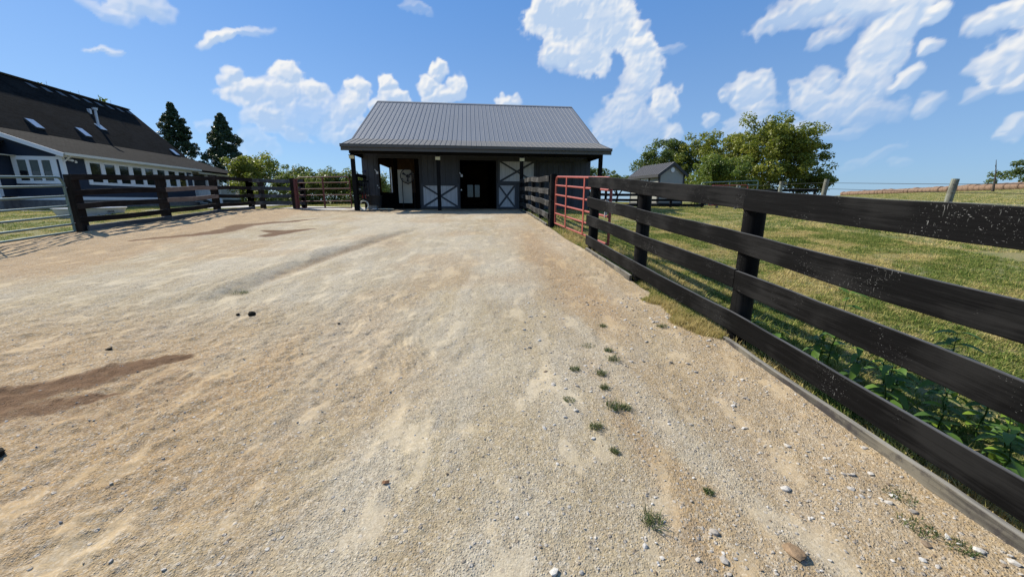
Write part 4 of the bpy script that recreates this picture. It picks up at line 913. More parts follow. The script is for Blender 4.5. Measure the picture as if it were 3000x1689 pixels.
# windows on the long side
hb('window_trim', 'white', (1.55, 12.75, -.035, -.0, 3.98, 4.12)); hb('window_trim', 'white', (1.55, 12.75, -.045, -.0, 2.50, 2.62))
def window_long(a0, a1):
    f = hb('window', 'white', (a0-.06, a0, -.05, .0, 2.62, 3.98), (a1, a1+.06, -.05, .0, 2.62, 3.98), (a0, a1, -.05, .0, 3.92, 3.98), (a0, a1, -.05, .0, 2.62, 2.68))
    hb('pane', 'glass', (a0, a1, -.016, -.004, 2.68, 3.92), parent=f); return f
wins = [(1.84,2.67), (3.02,3.87), (4.26,5.13), (5.53,6.42), (6.78,7.67), (8.13,9.01), (9.47,10.33), (10.79,11.67)]
for a0, a1 in wins: window_long(a0, a1)
for a, b_ in [(1.55,1.78)]+[(p[1]+.06, q[0]-.06) for p, q in zip(wins, wins[1:])]+[(11.73, 11.9), (12.65, 12.75)]: hb('mullion', 'white', (a, b_, -.035, -.0, 2.62, 3.98))
# gable end windows
hb('window_trim', 'white', (-.035, .0, .0, 2.62, 3.95, 4.12)); hb('window_trim', 'white', (-.045, .0, .0, 2.62, 2.48, 2.60))
for b0, b1 in ((.62, 1.08), (1.24, 1.72), (1.88, 2.36)):
    f = hb('window', 'white', (-.05, .0, b0-.05, b0, 2.6, 3.95), (-.05, .0, b1, b1+.05, 2.6, 3.95), (-.05, .0, b0, b1, 3.89, 3.95), (-.05, .0, b0, b1, 2.6, 2.66))
    hb('pane', 'glass', (-.014, -.004, b0, b1, 2.66, 3.25), parent=f); hb('blind', 'blind', (-.012, -.004, b0, b1, 3.255, 3.89), parent=f, label='pale green-grey lowered blind')
for b0, b1 in ((1.13, 1.19), (1.77, 1.83), (.30, .57), (2.41, 2.62)): hb('mullion', 'white', (-.033, -.0, b0, b1, 2.6, 3.95))
# porch beyond
hb('porch_floor', 'trimdark', (12.9, 21.3, .1, 4.2, HG-.2, 1.70)); hb('porch_wall', 'navy', (12.9, 21.3, 2.6, 4.2, 1.7, 4.1))
hb('porch_deck_edge', 'white', (13.0, 21.35, .05, .1, 1.55, 1.72))
for a in (13.0, 15.3, 17.3, 19.3, 21.2): hb('porch_post', 'white', (a-.08, a+.08, .1, .26, 1.7, 4.1))
m_ = MB(); m_.box(13.1, 21.2, .14, .20, 2.60, 2.66); m_.box(13.1, 21.2, .14, .20, 1.82, 1.87); m_.build('porch_rail', 'white', house)
m_ = MB()
for k in range(66): m_.box(13.2+k*.122, 13.235+k*.122, .15, .19, 1.87, 2.60)
o = m_.build('porch_balusters', 'white', house); o['kind'] = 'stuff'
m_ = MB(); m_.beam((13.0, -.1, 2.7), (13.0, -2.0, 1.85), .06, .06); m_.beam((13.0, -.1, 1.9), (13.0, -2.0, 1.05), .06, .06); m_.box(12.92, 13.08, -2.1, -1.94, HG-.1, 1.95); m_.build('stair_rail', 'white', house)
m_ = MB()
for k in range(14): m_.box(12.98, 13.02, -.25-k*.13, -.21-k*.13, 1.86-k*.058, 2.60-k*.058)
o = m_.build('stair_balusters', 'white', house); o['kind'] = 'stuff'
for k in range(4): hb('stair_tread', 'white', (12.3, 12.92, -.5-k*.38, -.14-k*.38, 1.36-k*.16, 1.40-k*.16))
# eaves, soffit, gutter
hb('soffit', 'cream', (-.35, 13.3, -.42, .0, 4.12, 4.17)); hb('frieze', 'cream', (.16, 13.2, -.03, -.0, 4.0+.125, 4.118))
m_ = MB(); m_.box(-.35, 13.4, -.56, -.42, 4.18, 4.34); m_.build('gutter', 'cream', house)
hb('porch_fascia', 'cream', (13.4, 21.9, -.30, -.22, 3.98, 4.26)); hb('porch_soffit', 'cream', (13.4, 21.8, -.22, 2.4, 4.10, 4.14))
# lower roof slope and main roof
m_ = MB(); zl = lambda b_: 4.30+(b_+.45)*.37
m_.slab((-.45, -.48, zl(-.48)), (19.6, -.48, zl(-.48)), (19.6, 4.05, zl(4.05)), (-.45, 4.05, zl(4.05)), .10); m_.build('lower_roof', 'shingle2', house)
m_ = MB(); m_.slab((13.35, -.35, 4.23), (22.0, -.35, 4.23), (19.62, 4.1, 5.95), (13.35, 4.1, 5.88), .1)
m_.add([(22.0,-.35,4.23), (22.0,6,4.23), (19.62,4.1,5.95)], [(0,1,2)]); m_.build('porch_roof', 'shingle2', house)
m_ = MB(); m_.slab((-6, 3.9, 5.92), (19.45, 3.9, 5.92), (19.45, 8.5, 10.52), (-6, 8.5, 10.52), .12); mr = m_.build('main_roof', 'shingle', house)
m_ = MB(); m_.slab((-6, 8.5, 10.52), (19.45, 8.5, 10.52), (19.45, 13.2, 5.82), (-6, 13.2, 5.82), .12); m_.build('rear_roof', 'shingle', house)
m_ = MB(); m_.beam((-6, 8.5, 10.57), (19.5, 8.5, 10.57), .28, .07); m_.build('ridge_cap', 'trimdark', house)
def onroof(a, b_, up=0.): return Vector((a, b_, 5.92+(b_-3.9)+up))
nr_ = Vector((0, -1, 1)).normalized()
for a0, b0, ln, wd in ((4.0, 4.25, .62, .62), (7.85, 4.28, .66, .62), (17.75, 3.95, .60, .62)):
    m_ = MB(); p = [onroof(a0, b0), onroof(a0+wd, b0), onroof(a0+wd, b0+ln), onroof(a0, b0+ln)]; m_.slab(*[q+nr_*.09 for q in p], .10); f = m_.build('skylight', 'guttermetal', house)
    m_ = MB(); m_.slab(*[q+nr_*.115+(sum(p, Vector())/4-q)*.10 for q in p], .02); m_.build('skylight_pane', simple('sky_reflecting_pane', (.50, .52, .56), .25, .8, 0, .03), f)
for k in range(9):
    a = 8.9+k*1.22; b_ = 7.9; m_ = MB(); p = [onroof(a, b_, .02), onroof(a+.48, b_, .02), onroof(a+.48, b_+.40, .02), onroof(a, b_+.40, .02)]
    up = nr_*.08; m_.add([p[0], p[1], p[2], p[3], p[0]+up, p[1]+up], [(0,1,5,4), (4,5,2,3), (0,4,3), (1,2,5), (3,2,1,0)]); m_.build('roof_vent', 'trimdark', house)
m_ = MB(); p = onroof(11.25, 5.65); m_.tube([p, p+Vector((0, 0, 1.25))], .09, 10); m_.tube([p+Vector((0, 0, 1.25)), p+Vector((0, 0, 1.42))], [.17, .17], 10); f = m_.build('flue_pipe', 'pipew', house)
m_ = MB(); m_.slab(p+Vector((-.3, -.35, -.30)), p+Vector((.35, -.35, -.30)), p+Vector((.35, .1, .15)), p+Vector((-.3, .1, .15)), .02); m_.build('flue_flashing', 'pipew', house)
m_ = MB(); p = onroof(12.3, 6.85); m_.box(p.x-.10, p.x+.10, p.y-.1, p.y+.1, p.z-.1, p.z+.32); m_.build('vent_pipe', 'pipew', house)
for a in (11.0, 13.9, 17.3):
    m_ = MB(); m_.tube([(a, 8.5, 10.5), (a, 8.5, 10.95)], .012, 5); m_.build('lightning_rod', 'steel', house)
hb('chimney', 'brick', (8.0, 8.6, 10.4, 11.0, 7.5, 11.15))
# rake on the gable end
m_ = MB(); m_.beam((-.47, -.50, zl(-.5)-.10), (-.47, 4.4, zl(4.4)-.10), .05, .24); m_.build('rake_board', 'white', house)
m_ = MB(); m_.slab((-.46, -.46, zl(-.46)-.22), (0, -.46, zl(-.46)-.22), (0, 4.4, zl(4.4)-.22), (-.46, 4.4, zl(4.4)-.22), .02); m_.build('rake_soffit', 'cream', house)
# projecting wing at the far left
hb('wing_wall', 'navy', (-1.0, .0, 2.75, 9., 1.7, 4.1)); hb('wing_corner_trim', 'white', (-1.03, -.85, 2.70, 2.75, 1.7, 4.1), (-1.05, -1.0, 2.70, 2.9, 1.7, 4.1)); hb('wing_foundation', 'stone', (-1.0, -.02, 2.75, 9., HG-.5, 1.5)); hb('wing_skirt', 'white', (-1.04, -1.0, 2.7, 9, 1.5, 1.7))
hb('wing_fascia', 'cream', (-1.5, -1.4, 2.3, 9.5, 4.08, 4.26)); hb('wing_soffit', 'cream', (-1.4, .0, 2.3, 9.5, 4.10, 4.14))
m_ = MB(); m_.slab((-1.52, 9.5, 4.28), (-1.52, 2.25, 4.28), (.0, 2.75, 5.0), (.0, 9.5, 5.0), .05); m_.build('wing_roof', 'shingle2', house)
m_ = MB(); m_.tube([(.45, -.02, 3.98), (.45, -.22, 3.93)], [.09, .07], 8); m_.box(.37, .53, -.03, .0, 3.9, 4.06); m_.tube([(.75, -.12, 3.95), (.66, -.22, 3.84)], [.05, .07], 8); m_.build('flood_light', 'white', house)
m_ = MB(); m_.tube([(12.25, -.02, 3.75), (12.25, -.2, 3.72)], [.06, .09], 8); m_.build('flood_light', 'white', house)
m_ = MB(); m_.tube([(.08, -.49, 4.2), (.08, -.2, 3.95), (.08, -.06, 3.85)], .04, 6); m_.build('downspout', 'white', house)
# pale gravel path round the house
def strip(name, pts, w_, dzz, mat, onr=False):
    grz_ = (lambda x, y: max(grz(x, y), dz(x, y))) if onr else grz
    m_ = MB(); P = []
    for i, p in enumerate(pts):
        a = Vector(pts[max(i-1, 0)]); b = Vector(pts[min(i+1, len(pts)-1)]); d = (b-a).normalized(); n_ = Vector((d.y, -d.x)); P.append((Vector(p)+n_*w_/2, Vector(p)-n_*w_/2))
    vs = []
    for a, b in P: vs += [(a.x, a.y, grz_(a.x, a.y)+dzz), (b.x, b.y, grz_(b.x, b.y)+dzz)]
    m_.add(vs, [(2*i, 2*i+1, 2*i+3, 2*i+2) for i in range(len(P)-1)]); o = m_.build(name, mat); o['kind'] = 'structure'; return o
MAT['palegravel'] = simple('pale_crushed_gravel', (.50, .48, .45), .95, .1, 0, .25, 60, .8, 90)
strip('path', [(-60+k*1.5, 19.6+.02*k) for k in range(26)]+[(-22.5+math.sin(a)*2.6-.3, 20.2+2.6-2.6*math.cos(a)) for a in np.linspace(.2, 1.4, 6)]+[(-20.4-.17*k, 23.3+k) for k in range(24)], 2.2, .05, 'palegravel')
strip('gravel_apron', [bw(-9.4, 2.2)[:2], bw(-8.5, 2.2)[:2], bw(-7.5, 2.2)[:2], bw(-6.6, 2.2)[:2], bw(-5.9, 2.2)[:2]], 3.6, .015, 'palegravel', True)
# ------------------------------------------------------------------ shed
shr = math.radians(-20)
shed = root('garden_shed', 'small grey shed with dark metal roof at the far side of the pasture', 'shed', (10.62, 28.9, gz(10.6, 29)-.02), math.radians(16))
SZ = 0; SWd = 2.15; SL = 3.6; SE = 2.35; SPk = 3.05; SB = .28
def sb(name, mat, *bs, parent=None, label=None):
    m_ = MB(); [m_.box(*b) for b in bs]; return m_.build(name, mat, parent or shed, label)
MAT['shedroof'] = simple('dark_shed_roof_metal', (.075, .075, .080), .6, .3)
MAT['shedgrey'] = wood('grey_shed_siding', (.30, .30, .27), (.36, .36, .33), .3, rough=.75, grain=.2)
m_ = MB(); m_.box(0, SWd, 0, SL, SB, SE); m_.add([(0,0,SE), (SWd,0,SE), (SWd/2,0,SPk), (0,SL,SE), (SWd,SL,SE), (SWd/2,SL,SPk)], [(0,1,2), (5,4,3), (1,4,5,2), (2,5,3,0)]); m_.build('wall', 'shedgrey', shed)
sb('base', 'trimdark', (-.02, SWd+.02, -.02, SL+.02, .16, SB)); sb('skid', 'barkblk', (.2, .35, 0, SL, 0, .16), (SWd-.35, SWd-.2, 0, SL, 0, .16))
sb('corner_trim', 'trimdark', (-.02, .10, -.02, .0, SB, SE), (SWd-.10, SWd+.02, -.02, 0, SB, SE), (-.02, .0, .0, .10, SB, SE), (-.02, .0, SL-.1, SL, SB, SE))
for s in (0, 1):
    a = (-.18, SE-.12) if s == 0 else (SWd+.18, SE-.12); m_ = MB(); e = [(a[0], -.15, a[1]), (SWd/2, -.15, SPk+.04), (SWd/2, SL+.15, SPk+.04), (a[0], SL+.15, a[1])]
    if s == 0: e = [e[0], e[1], e[2], e[3]]
    m_.slab(*[Vector(q)+Vector((0, 0, .05)) for q in e], .03); rf = m_.build('roof_slope', 'shedroof', shed)
    for k in range(14):
        y_ = -.13+k*.295; m_ = MB(); m_.beam((a[0], y_, a[1]+.075), (SWd/2, y_, SPk+.115), .03, .02); m_.build('roof_rib', 'shedroof', rf)
    m_ = MB(); m_.beam((a[0], -.17, a[1]-.03), (SWd/2, -.17, SPk), .03, .2); m_.build('rake_trim', 'trimdark', shed)
sb('fascia', 'trimdark', (-.22, -.16, -.15, SL+.15, SE-.27, SE-.06))
m_ = MB(); m_.tube([(SWd/2, -.005, 2.62), (SWd/2, -.04, 2.62)], .17, 16); v_ = m_.build('gable_vent', 'white', shed)
f = sb('window', 'white', (-.05, .0, 1.25, 1.33, 1.2, 2.05), (-.05, .0, 2.1, 2.18, 1.2, 2.05), (-.05, .0, 1.33, 2.1, 1.97, 2.05), (-.05, .0, 1.33, 2.1, 1.2, 1.28), (-.045, .0, 1.69, 1.74, 1.28, 1.97), (-.045, .0, 1.33, 2.1, 1.6, 1.65))
sb('pane', 'glass', (-.02, -.004, 1.33, 2.1, 1.28, 1.97), parent=f)
sb('window_surround', 'trimdark', (-.03, -.0, 1.1, 1.25, 1.1, 2.1), (-.03, -.0, 2.18, 2.33, 1.1, 2.1))
m_ = MB(); m_.box(.62, .74, -.03, -.0, 1.22, 1.27); m_.build('latch', 'blackrub', shed)
# ------------------------------------------------------------------ hay bales on the crest
bm_ = MB(); nb = 16
rings = [(-.72, .60), (-.68, .72), (-.3, .75), (.3, .75), (.68, .72), (.72, .60)]
vs = [(y_, r*math.cos(a)*(1+.03*math.sin(3*a+y_)), .68+r*math.sin(a)*.97) for y_, r in rings for a in np.linspace(0, 2*math.pi, nb, endpoint=False)]
bm_.add(vs, [(i*nb+k, i*nb+(k+1) % nb, (i+1)*nb+(k+1) % nb, (i+1)*nb+k) for i in range(5) for k in range(nb)]+[tuple(range(nb)), tuple(range(5*nb, 6*nb))[::-1]], None, True)
b0 = bm_.build('hay_bale', 'bale'); tag(b0, 'brown round hay bale lying in the long row along the hill crest', 'hay bale', 'round hay bales laid end to end along the hill crest')
for k in range(58):
    o = b0 if k == 0 else b0.copy()
    if k: COL.objects.link(o)
    y_ = 56+k*1.42; x_ = 87+(y_-67)*.394; o.location = (x_+random.uniform(-.12, .12), y_, gz(x_-.4, y_)-.05); o.rotation_euler = (random.uniform(0, 6), 0, 0); o.rotation_euler = (0, random.uniform(-.03, .03), math.atan2(1, .394)+random.uniform(-.03, .03)); o.scale = (1, random.uniform(.94, 1.06), random.uniform(.92, 1.08))
# ------------------------------------------------------------------ trees
def limb_mesh(m_, p, d, ln, r, depth, rnd, tips, spread=.6):
    pts = [Vector(p)]; rs_ = [r]; d = Vector(d).normalized(); n_ = 5
    for i in range(n_):
        d = (d+Vector((rnd.uniform(-.16, .16), rnd.uniform(-.16, .16), rnd.uniform(-.04, .12)))).normalized(); pts.append(pts[-1]+d*ln/n_); rs_.append(r*(1-.55*(i+1)/n_))
    m_.tube(pts, rs_, 7 if depth > 1 else 5, cap=False); tips.append(pts[-1])
    if depth > 0:
        for k in range(3 if depth > 1 else 3):
            i = rnd.choice([2, 3, 4, 5]); a = rnd.uniform(0, 6.28)
            nd = (d+Vector((math.cos(a), math.sin(a), rnd.uniform(-.1, .5)))*spread*1.3).normalized(); limb_mesh(m_, pts[i], nd, ln*.68, rs_[i]*.62, depth-1, rnd, tips, spread)
def leaf_cloud(centers, radii, n_per, size, rs, aspect=.55, flat=.6, tintj=.25, droop=0.):
    nC = len(centers); n_ = nC*n_per; ci = np.repeat(np.arange(nC), n_per)
    dirn = rs.normal(size=(n_, 3)); dirn /= np.linalg.norm(dirn, axis=1)[:, None]; rad = rs.uniform(.15, 1, n_)**.45
    P = centers[ci]+dirn*rad[:, None]*radii[ci]
    nrm = dirn*.8+rs.normal(size=(n_, 3))*.7; nrm[:, 2] += .45; nrm /= np.linalg.norm(nrm, axis=1)[:, None]
    t1 = np.cross(nrm, rs.normal(size=(n_, 3))); t1 /= np.linalg.norm(t1, axis=1)[:, None]; t2 = np.cross(nrm, t1)
    s = size*rs.uniform(.55, 1.25, n_)[:, None]; V = np.stack([P-t1*s, P-t2*s*aspect+t1*s*.1, P+t1*s, P+t2*s*aspect+t1*s*.1], 1).reshape(-1, 3)
    ct = rs.uniform(0, 1, nC); tint = np.clip(ct[ci]*.55+rs.uniform(0, 1, n_)*tintj*1.6, 0, 1)
    return V, np.arange(n_*4).reshape(-1, 4), np.repeat(tint, 4)
def tree(name, label, x_, y_, h, rx, base, mat, seed, ncl=90, n_per=110, leaf=.16, trunk_h=.3, tr_r=.18, shape='round', clr=.95, group=None, squash=1., skew=0.):
    rnd = random.Random(seed); rs_ = np.random.RandomState(seed); z0 = gz(x_, y_)-.1
    r0 = root(name, label, 'tree' if h > 3.2 else 'bush', (x_, y_, z0), rnd.uniform(0, 6), group)
    m_ = MB(); tips = []; tp = [(0, 0, -.2), (rnd.uniform(-.1, .1), rnd.uniform(-.1, .1), h*trunk_h*.5), (rnd.uniform(-.2, .2), rnd.uniform(-.2, .2), h*trunk_h)]
    m_.tube(tp, [tr_r*1.3, tr_r, tr_r*.85], 9)
    if shape == 'conifer':
        m_.tube([tp[-1], (0, 0, h*.96)], [tr_r*.8, .02], 7)
    else:
        for k in range(5):
            a = k*1.26+rnd.uniform(-.3, .3); limb_mesh(m_, tp[-1], (math.cos(a)*.8, math.sin(a)*.8, 1.1), (h*(1-trunk_h))*.5, tr_r*.6, 2, rnd, tips)
    m_.build('trunk', 'bark', r0)
    C = []; Rr = []
    if shape == 'conifer':
        for k in range(ncl):
            f = rnd.uniform(0, 1)**.8; z = h*(base+(1-base)*f); env = rx*(1-f)**.72*(.82+.18*math.sin(f*23+seed))
            a = rnd.uniform(0, 6.28); rr = env*rnd.uniform(.35, 1.08); C.append((rr*math.cos(a), rr*math.sin(a), z)); q = clr*(.35+.55*(1-f)); Rr.append((q, q, q*.75))
    else:
        zc = h*(base+1)/2; rz_ = h*(1-base)/2
        for tpp in tips:
            C.append((tpp.x*.95, tpp.y*.95, min(tpp.z, h*.97)))
            q = clr*rnd.uniform(.55, 1.); Rr.append((q, q, q*.7))
        while len(C) < ncl:
            d = rs_.normal(size=3); d /= np.linalg.norm(d); rr = rnd.uniform(.30, 1.)**.6
            if d[2] < -.3: rr *= .9
            lob = 1+.20*math.sin(3*math.atan2(d[1], d[0])+seed)+.12*math.sin(5*d[2]+seed*2)
            C.append((d[0]*rx*rr*lob*squash, d[1]*rx*rr*lob, zc+d[2]*rz_*rr*(1+.08*math.sin(4*math.atan2(d[1], d[0]))))); q = clr*rnd.uniform(.5, 1.05); Rr.append((q, q, q*.7))
    C = np.array(C); Rr = np.array(Rr)
    V, Fs, T = leaf_cloud(C, Rr, n_per, leaf, rs_)
    o = npmesh('crown', V, Fs, mat, {'tint': ('POINT', T)}, smooth=False); o.parent = r0
    return r0
tree('maple_tree', 'large round yellowing maple, tallest tree on the right', 28.6, 45.5, 9.6, 5.6, -.05, 'leaf_yellow', 11, 290, 120, .15, .18, .28, clr=1.0)
tree('ash_tree', 'thin-topped yellow-green tree between the shed and the maple', 24.3, 50, 8.9, 4.3, .0, 'leaf_yellow', 12, 130, 95, .15, .22, .22, clr=.95)
tree('ash_tree', 'low dense green tree just right of the shed', 21.2, 41, 5.0, 3.4, .0, 'leaf_green', 19, 120, 110, .13, .2, .15, clr=.9)
tree('oak_tree', 'dark green oak rising directly behind the grey shed', 20.2, 53, 8.4, 4.4, .0, 'leaf_dark', 13, 170, 110, .15, .22, .25, clr=1.0)
tree('low_tree', 'small low tree left of the shed near the barn corner', 20.6, 78, 6.2, 3.8, .0, 'leaf_hedge', 14, 60, 90, .18, .2, .2)
tree('low_tree', 'small grey-green tree far behind the barn porch post', 15.8, 80, 7.2, 2.4, .1, 'leaf_dark', 15, 45, 70, .18, .2, .16)
tree('low_tree', 'bushy small tree at the foot of the maple, on its right', 32.6, 43, 3.4, 2.3, .0, 'leaf_yellow', 16, 60, 90, .12, .15, .1, clr=.7)
tree('hill_tree', 'spreading tree beyond the hay bales at the right edge', 118, 84, 13.5, 10.5, .0, 'leaf_dark', 17, 150, 110, .28, .12, .4, clr=1.7)
tree('red_cedar', 'tall dark conifer nearest the house roof end', -49.6, 60, 14.0, 5.2, .0, 'leaf_conifer', 21, 520, 85, .13, .1, .2, 'conifer', clr=.75)
tree('red_cedar', 'denser dark conifer to the right of the first', -42.6, 60, 12.6, 5.0, .0, 'leaf_conifer', 22, 560, 85, .13, .1, .2, 'conifer', clr=.78)
tree('low_tree', 'dark evergreen bush between the two conifers', -44.5, 56, 5.6, 2.0, .0, 'leaf_conifer', 27, 60, 100, .13, .1, .1, 'conifer', clr=.8)
tree('yard_tree', 'light yellow-green tree just past the house porch', -27.0, 42.5, 5.4, 2.8, -.1, 'leaf_yellow', 23, 130, 90, .12, .22, .13, clr=.75)
tree('yard_tree', 'low green tree above the middle of the grey corner fence', -22.3, 40.5, 4.0, 2.6, -.3, 'leaf_hedge', 24, 120, 90, .11, .2, .12, clr=.7)
tree('yard_tree', 'bushy tree filling the gap beside the light yellow-green one', -24.4, 43.5, 3.6, 2.1, -.4, 'leaf_green', 29, 90, 85, .11, .2, .1, clr=.65)
for k, (x_, y_, h, r_, lb) in enumerate([(-19.6, 38.5, 3.4, 2.0, 'brownish hedge shrub seen at the hinge side of the rusty gate'), (-17.4, 38, 3.3, 1.9, 'hedge shrub seen through the middle of the rusty gate'), (-15.2, 38, 3.3, 1.8, 'hedge shrub seen against the left barn post'), (-13.3, 38, 2.9, 1.7, 'hedge shrub partly hidden behind the barn corner')]):
    tree('hedge_shrub', lb, x_, y_, h, r_*1.15, -.45, 'leaf_hedge', 31+k, 120, 80, .095, .12, .07, clr=.6)
for k in range(7):
    x_ = -40+k*3.9; tree('thicket_shrub', ('green' if k % 2 else 'brownish')+' thicket shrub behind the left yard fence, '+['leftmost of the line', 'second from the left', 'third from the left', 'in the middle of the line', 'third from the right', 'second from the right', 'rightmost of the line'][k], x_, 50+2*math.sin(k*2.), 3.0+.4*math.sin(k*5.), 2.9, -.5, 'leaf_green' if k % 2 else 'leaf_hedge', 51+k, 90, 80, .13, .12, .07, clr=.8, group='shrubs of the thicket line beyond the yard')
# bare snag and twigs
sn = root('dead_sapling', 'thin bare dead sapling standing before the hay bales', 'tree', (79.3, 65.5, gz(79.3, 65.5)), 0)
m_ = MB(); m_.tube([(0, 0, 0), (-.15, 0, 2.2), (-.5, 0, 3.8), (-.8, 0, 5.0)], [.22, .09, .06, .03], 6); m_.tube([(-.3, 0, 2.8), (-.1, 0, 3.5)], [.04, .02], 5); m_.tube([(-.5, 0, 3.7), (-.75, 0, 4.2)], [.03, .02], 5); m_.build('trunk', 'bark', sn)
tw = tree('roof_top_tree', 'treetop showing above the house ridge at the far left', -43.5, 39.5, 11.9, 2.6, .55, 'leaf_dark', 61, 26, 30, .14, .5, .15, clr=.5)
# ------------------------------------------------------------------ weeds with large leaves along the near fence
def leaf_shape(ln, wd, bend):
    m_ = MB(); n_ = 5; vs = []
    for i in range(n_+1):
        f = i/n_; wv = wd*math.sin(math.pi*min(1, f*.93+.05))**.8*(1 if i < n_ else .05); z = -bend*f*f*ln; x_ = ln*f*(1-.2*bend*f)
        vs += [(x_, -wv/2, z+wv*.18), (x_, 0, z), (x_, wv/2, z+wv*.18)]
    fs = []
    for i in range(n_): fs += [(3*i, 3*i+1, 3*i+4, 3*i+3), (3*i+1, 3*i+2, 3*i+5, 3*i+4)]
    m_.add(vs, fs, None, True); return m_
LEAFD = []
for i, (ln, wd, bd) in enumerate(((.12, .045, .5), (.10, .038, .3), (.14, .05, .8), (.085, .034, .4))):
    o = leaf_shape(ln, wd, bd).build('leaf', 'weed'); a = o.data.attributes.new('tint', 'FLOAT', 'POINT'); a.data.foreach_set('value', np.full(len(o.data.vertices), .15+.28*i, dtype=np.float32)); LEAFD.append(o.data); bpy.data.objects.remove(o)
def weed(label, x_, y_, h, nl, seed, sc=1.):
    rnd = random.Random(seed); r0 = root('broadleaf_weed', label, 'weed', (x_, y_, grz(x_, y_)), 0, None)
    pts = [Vector((0, 0, 0))]
    for k in range(5): pts.append(pts[-1]+Vector((rnd.uniform(-.02, .02), rnd.uniform(-.02, .02), h/5)))
    m_ = MB(); m_.tube(pts, [.006, .005, .005, .004, .003, .002], 5); o = m_.build('stem', 'weed', r0); a = o.data.attributes.new('tint', 'FLOAT', 'POINT')
    for k in range(nl):
        f = .25+.75*(k//2)/max(1, (nl-1)//2); i = min(4, int(f*5)); p = pts[i].lerp(pts[i+1], min(1, f*5-i)); az_ = (k % 2)*math.pi+(k//2)*1.45+rnd.uniform(-.3, .3)
        o = bpy.data.objects.new('leaf', rnd.choice(LEAFD)); COL.objects.link(o); o.parent = r0; o.location = p
        q = sc*(1.15-.45*f)*rnd.uniform(.85, 1.2); o.scale = (q, q, q); o.rotation_euler = (rnd.uniform(-.3, .3), -rnd.uniform(.0, .7), az_)
W_ = [(2.62, 3.0, .74, 14, 'tall weed with drooping leaves showing above the third fence board'), (3.12, 2.50, .60, 14, 'leafy weed standing tallest near the right edge, with a yellow tip'), (3.0, 2.2, .46, 14, 'dark weed below the yellow-tipped one'),
      (2.62, 2.72, .44, 14, 'broad-leaved weed in the middle of the clump behind the fence'), (2.60, 2.45, .42, 14, 'broad-leaved weed at the near side of the clump behind the fence'), (2.55, 2.98, .36, 12, 'small weed at the far end of the clump behind the fence'),
      (2.66, 2.12, .42, 14, 'dense weed just behind the lowest boards'), (2.80, 1.92, .40, 14, 'weed with shaded leaves at the near end of the clump'), (2.95, 2.02, .40, 12, 'weed in dry straw right of the clump'), (2.76, 2.55, .34, 12, 'low weed crowded between taller ones of the clump'),
      (2.45, 3.30, .28, 10, 'low weed at the foot of the near round post'), (2.62, 1.80, .34, 12, 'weed close to the right picture edge'), (2.46, 3.75, .22, 8, 'small dark weed past the near round post'), (2.88, 2.72, .34, 10, 'short weed behind the yellow-tipped one')]
for k, (x_, y_, h, nl, lb) in enumerate(W_): weed(lb, x_, y_, h, nl+8, 70+k, 1.2)
# ------------------------------------------------------------------ grass tufts in the drive
def tuft(label, x_, y_, r_, h, seed, n_=60, dry=0.):
    V, Fs, T = blades(int(n_*1.8), h*1.1, r_*1.15, .0045, 1.4, np.random.RandomState(seed), .7); o = npmesh('grass_tuft', V, Fs, 'tuft_blade', {'tint': ('POINT', np.clip(T+dry, 0, 1))}, smooth=False); o.location = (x_, y_, dz(x_, y_)-.002); tag(o, label, 'grass tuft', 'green tufts growing in the drive')
for k, (x_, y_, r_, h, lb) in enumerate([(.68, 1.55, .045, .05, 'round green tuft nearest the camera, alone on the gravel'), (.73, 2.48, .055, .06, 'largest dark green tuft in the cluster right of centre'), (.81, 2.47, .035, .03, 'low spread tuft touching the right of the largest one'),
        (.55, 2.24, .035, .035, 'yellowish tuft just below the largest one'), (.72, 2.72, .03, .035, 'small tuft directly above the largest one'), (.74, 2.93, .035, .04, 'lopsided tuft in the middle of the cluster'), (.53, 3.0, .035, .035, 'tuft standing apart at the left of the cluster'),
        (.90, 3.20, .05, .045, 'wide tuft near the top of the cluster'), (.91, 3.38, .035, .035, 'small tuft touching the top of the wide one'), (.73, 3.5, .06, .02, 'flat sprawling tuft at the top left of the cluster'), (.99, 3.99, .035, .035, 'single small tuft farthest up the drive on the right'),
        (.42, 2.55, .04, .02, 'sparse flat tuft left of the largest one'), (.62, 2.02, .02, .025, 'tiny tuft among loose stones'), (1.05, 1.75, .02, .025, 'tiny pale tuft right of the nearest one'), (2.06, 1.74, .06, .03, 'sprawling tuft against the near kickboard'), (1.96, 1.55, .06, .03, 'second sprawling tuft, nearer, against the kickboard'),
        (2.04, 1.44, .045, .03, 'smallest sprawling tuft at the kickboard corner'), (-3.67, 5.05, .09, .05, 'lone tuft in the washed rut on the left'), (1.62, 3.95, .05, .035, 'tuft beside the far end of the near kickboard')]):
    tuft(lb, x_, y_, r_, h, 90+k)
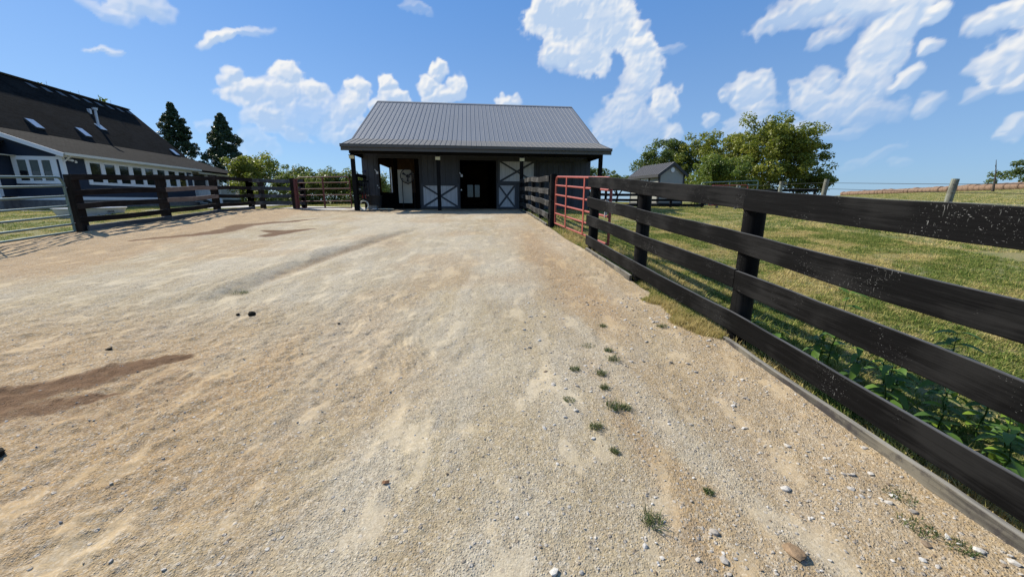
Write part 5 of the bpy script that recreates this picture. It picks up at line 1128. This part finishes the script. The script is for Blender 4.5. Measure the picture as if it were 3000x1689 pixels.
# ------------------------------------------------------------------ droppings, stones, leaf
def lump(name, label, cat, x_, y_, r_, sq, mat, seed, sub=2):
    b = bmesh.new(); bmesh.ops.create_icosphere(b, subdivisions=sub, radius=r_); r = random.Random(seed)
    for v in b.verts:
        v.co *= 1+r.uniform(-.16, .16)+.12*math.sin(v.co.x*40/r_*.05+seed); v.co.z *= sq; v.co.x *= 1.2
    me = bpy.data.meshes.new(name); b.to_mesh(me); b.free(); me.materials.append(MAT[mat]); o = bpy.data.objects.new(name, me); COL.objects.link(o); o.location = (x_, y_, dz(x_, y_)+r_*sq*.55); o.rotation_euler.z = r.uniform(0, 6); tag(o, label, cat)
lump('manure_ball', 'dark round dropping lying alone left of centre on the drive', 'dropping', -2.97, 4.20, .034, .85, 'manure', 1)
lump('manure_ball', 'tiny dark dropping just left of the round one', 'dropping', -3.14, 4.22, .018, .7, 'manure', 2)
lump('manure_ball', 'small dark clod above the brown stain on the left', 'dropping', -3.75, 3.35, .02, .6, 'manure', 3)
lump('manure_ball', 'small black clod near the tread prints', 'dropping', -1.88, 3.98, .015, .5, 'manure', 5)
lump('dirt_clod', 'dark clod at the left edge, below the brown stain', 'clod', -2.98, 1.93, .05, .5, 'manure', 6, 3)
lump('rock', 'flat brown rock near the bottom right', 'rock', 1.27, 1.42, .040, .32, 'brownrock', 7)
lump('rock', 'pale angular stone beside the near kickboard', 'rock', 2.10, 1.42, .017, .5, 'pebble', 8); lump('rock', 'pale flat stone close to the bottom edge on the right', 'rock', 1.55, 1.20, .016, .45, 'pebble', 9)
lump('rock', 'pale stone right of the nearest tuft', 'rock', .95, 1.5, .018, .6, 'pebble', 10); lump('rock', 'grey-white stone in the scatter near the kickboard', 'rock', 1.50, 1.80, .022, .5, 'pebble', 12)
m_ = MB(); m_.add([(-.05, -.02, .0), (0, -.035, .012), (.06, -.01, .004), (.05, .03, .02), (-.01, .035, .008), (-.05, .02, .016), (0, 0, .022)], [(0,1,6), (1,2,6), (2,3,6), (3,4,6), (4,5,6), (5,0,6)]); o = m_.build('dead_leaf', 'leafbrown'); o.scale = (.35, .35, .5); o.location = (-.66, 1.74, dz(-.66, 1.74)+.003); tag(o, 'curled dry brown leaf on the gravel near the bottom', 'leaf')
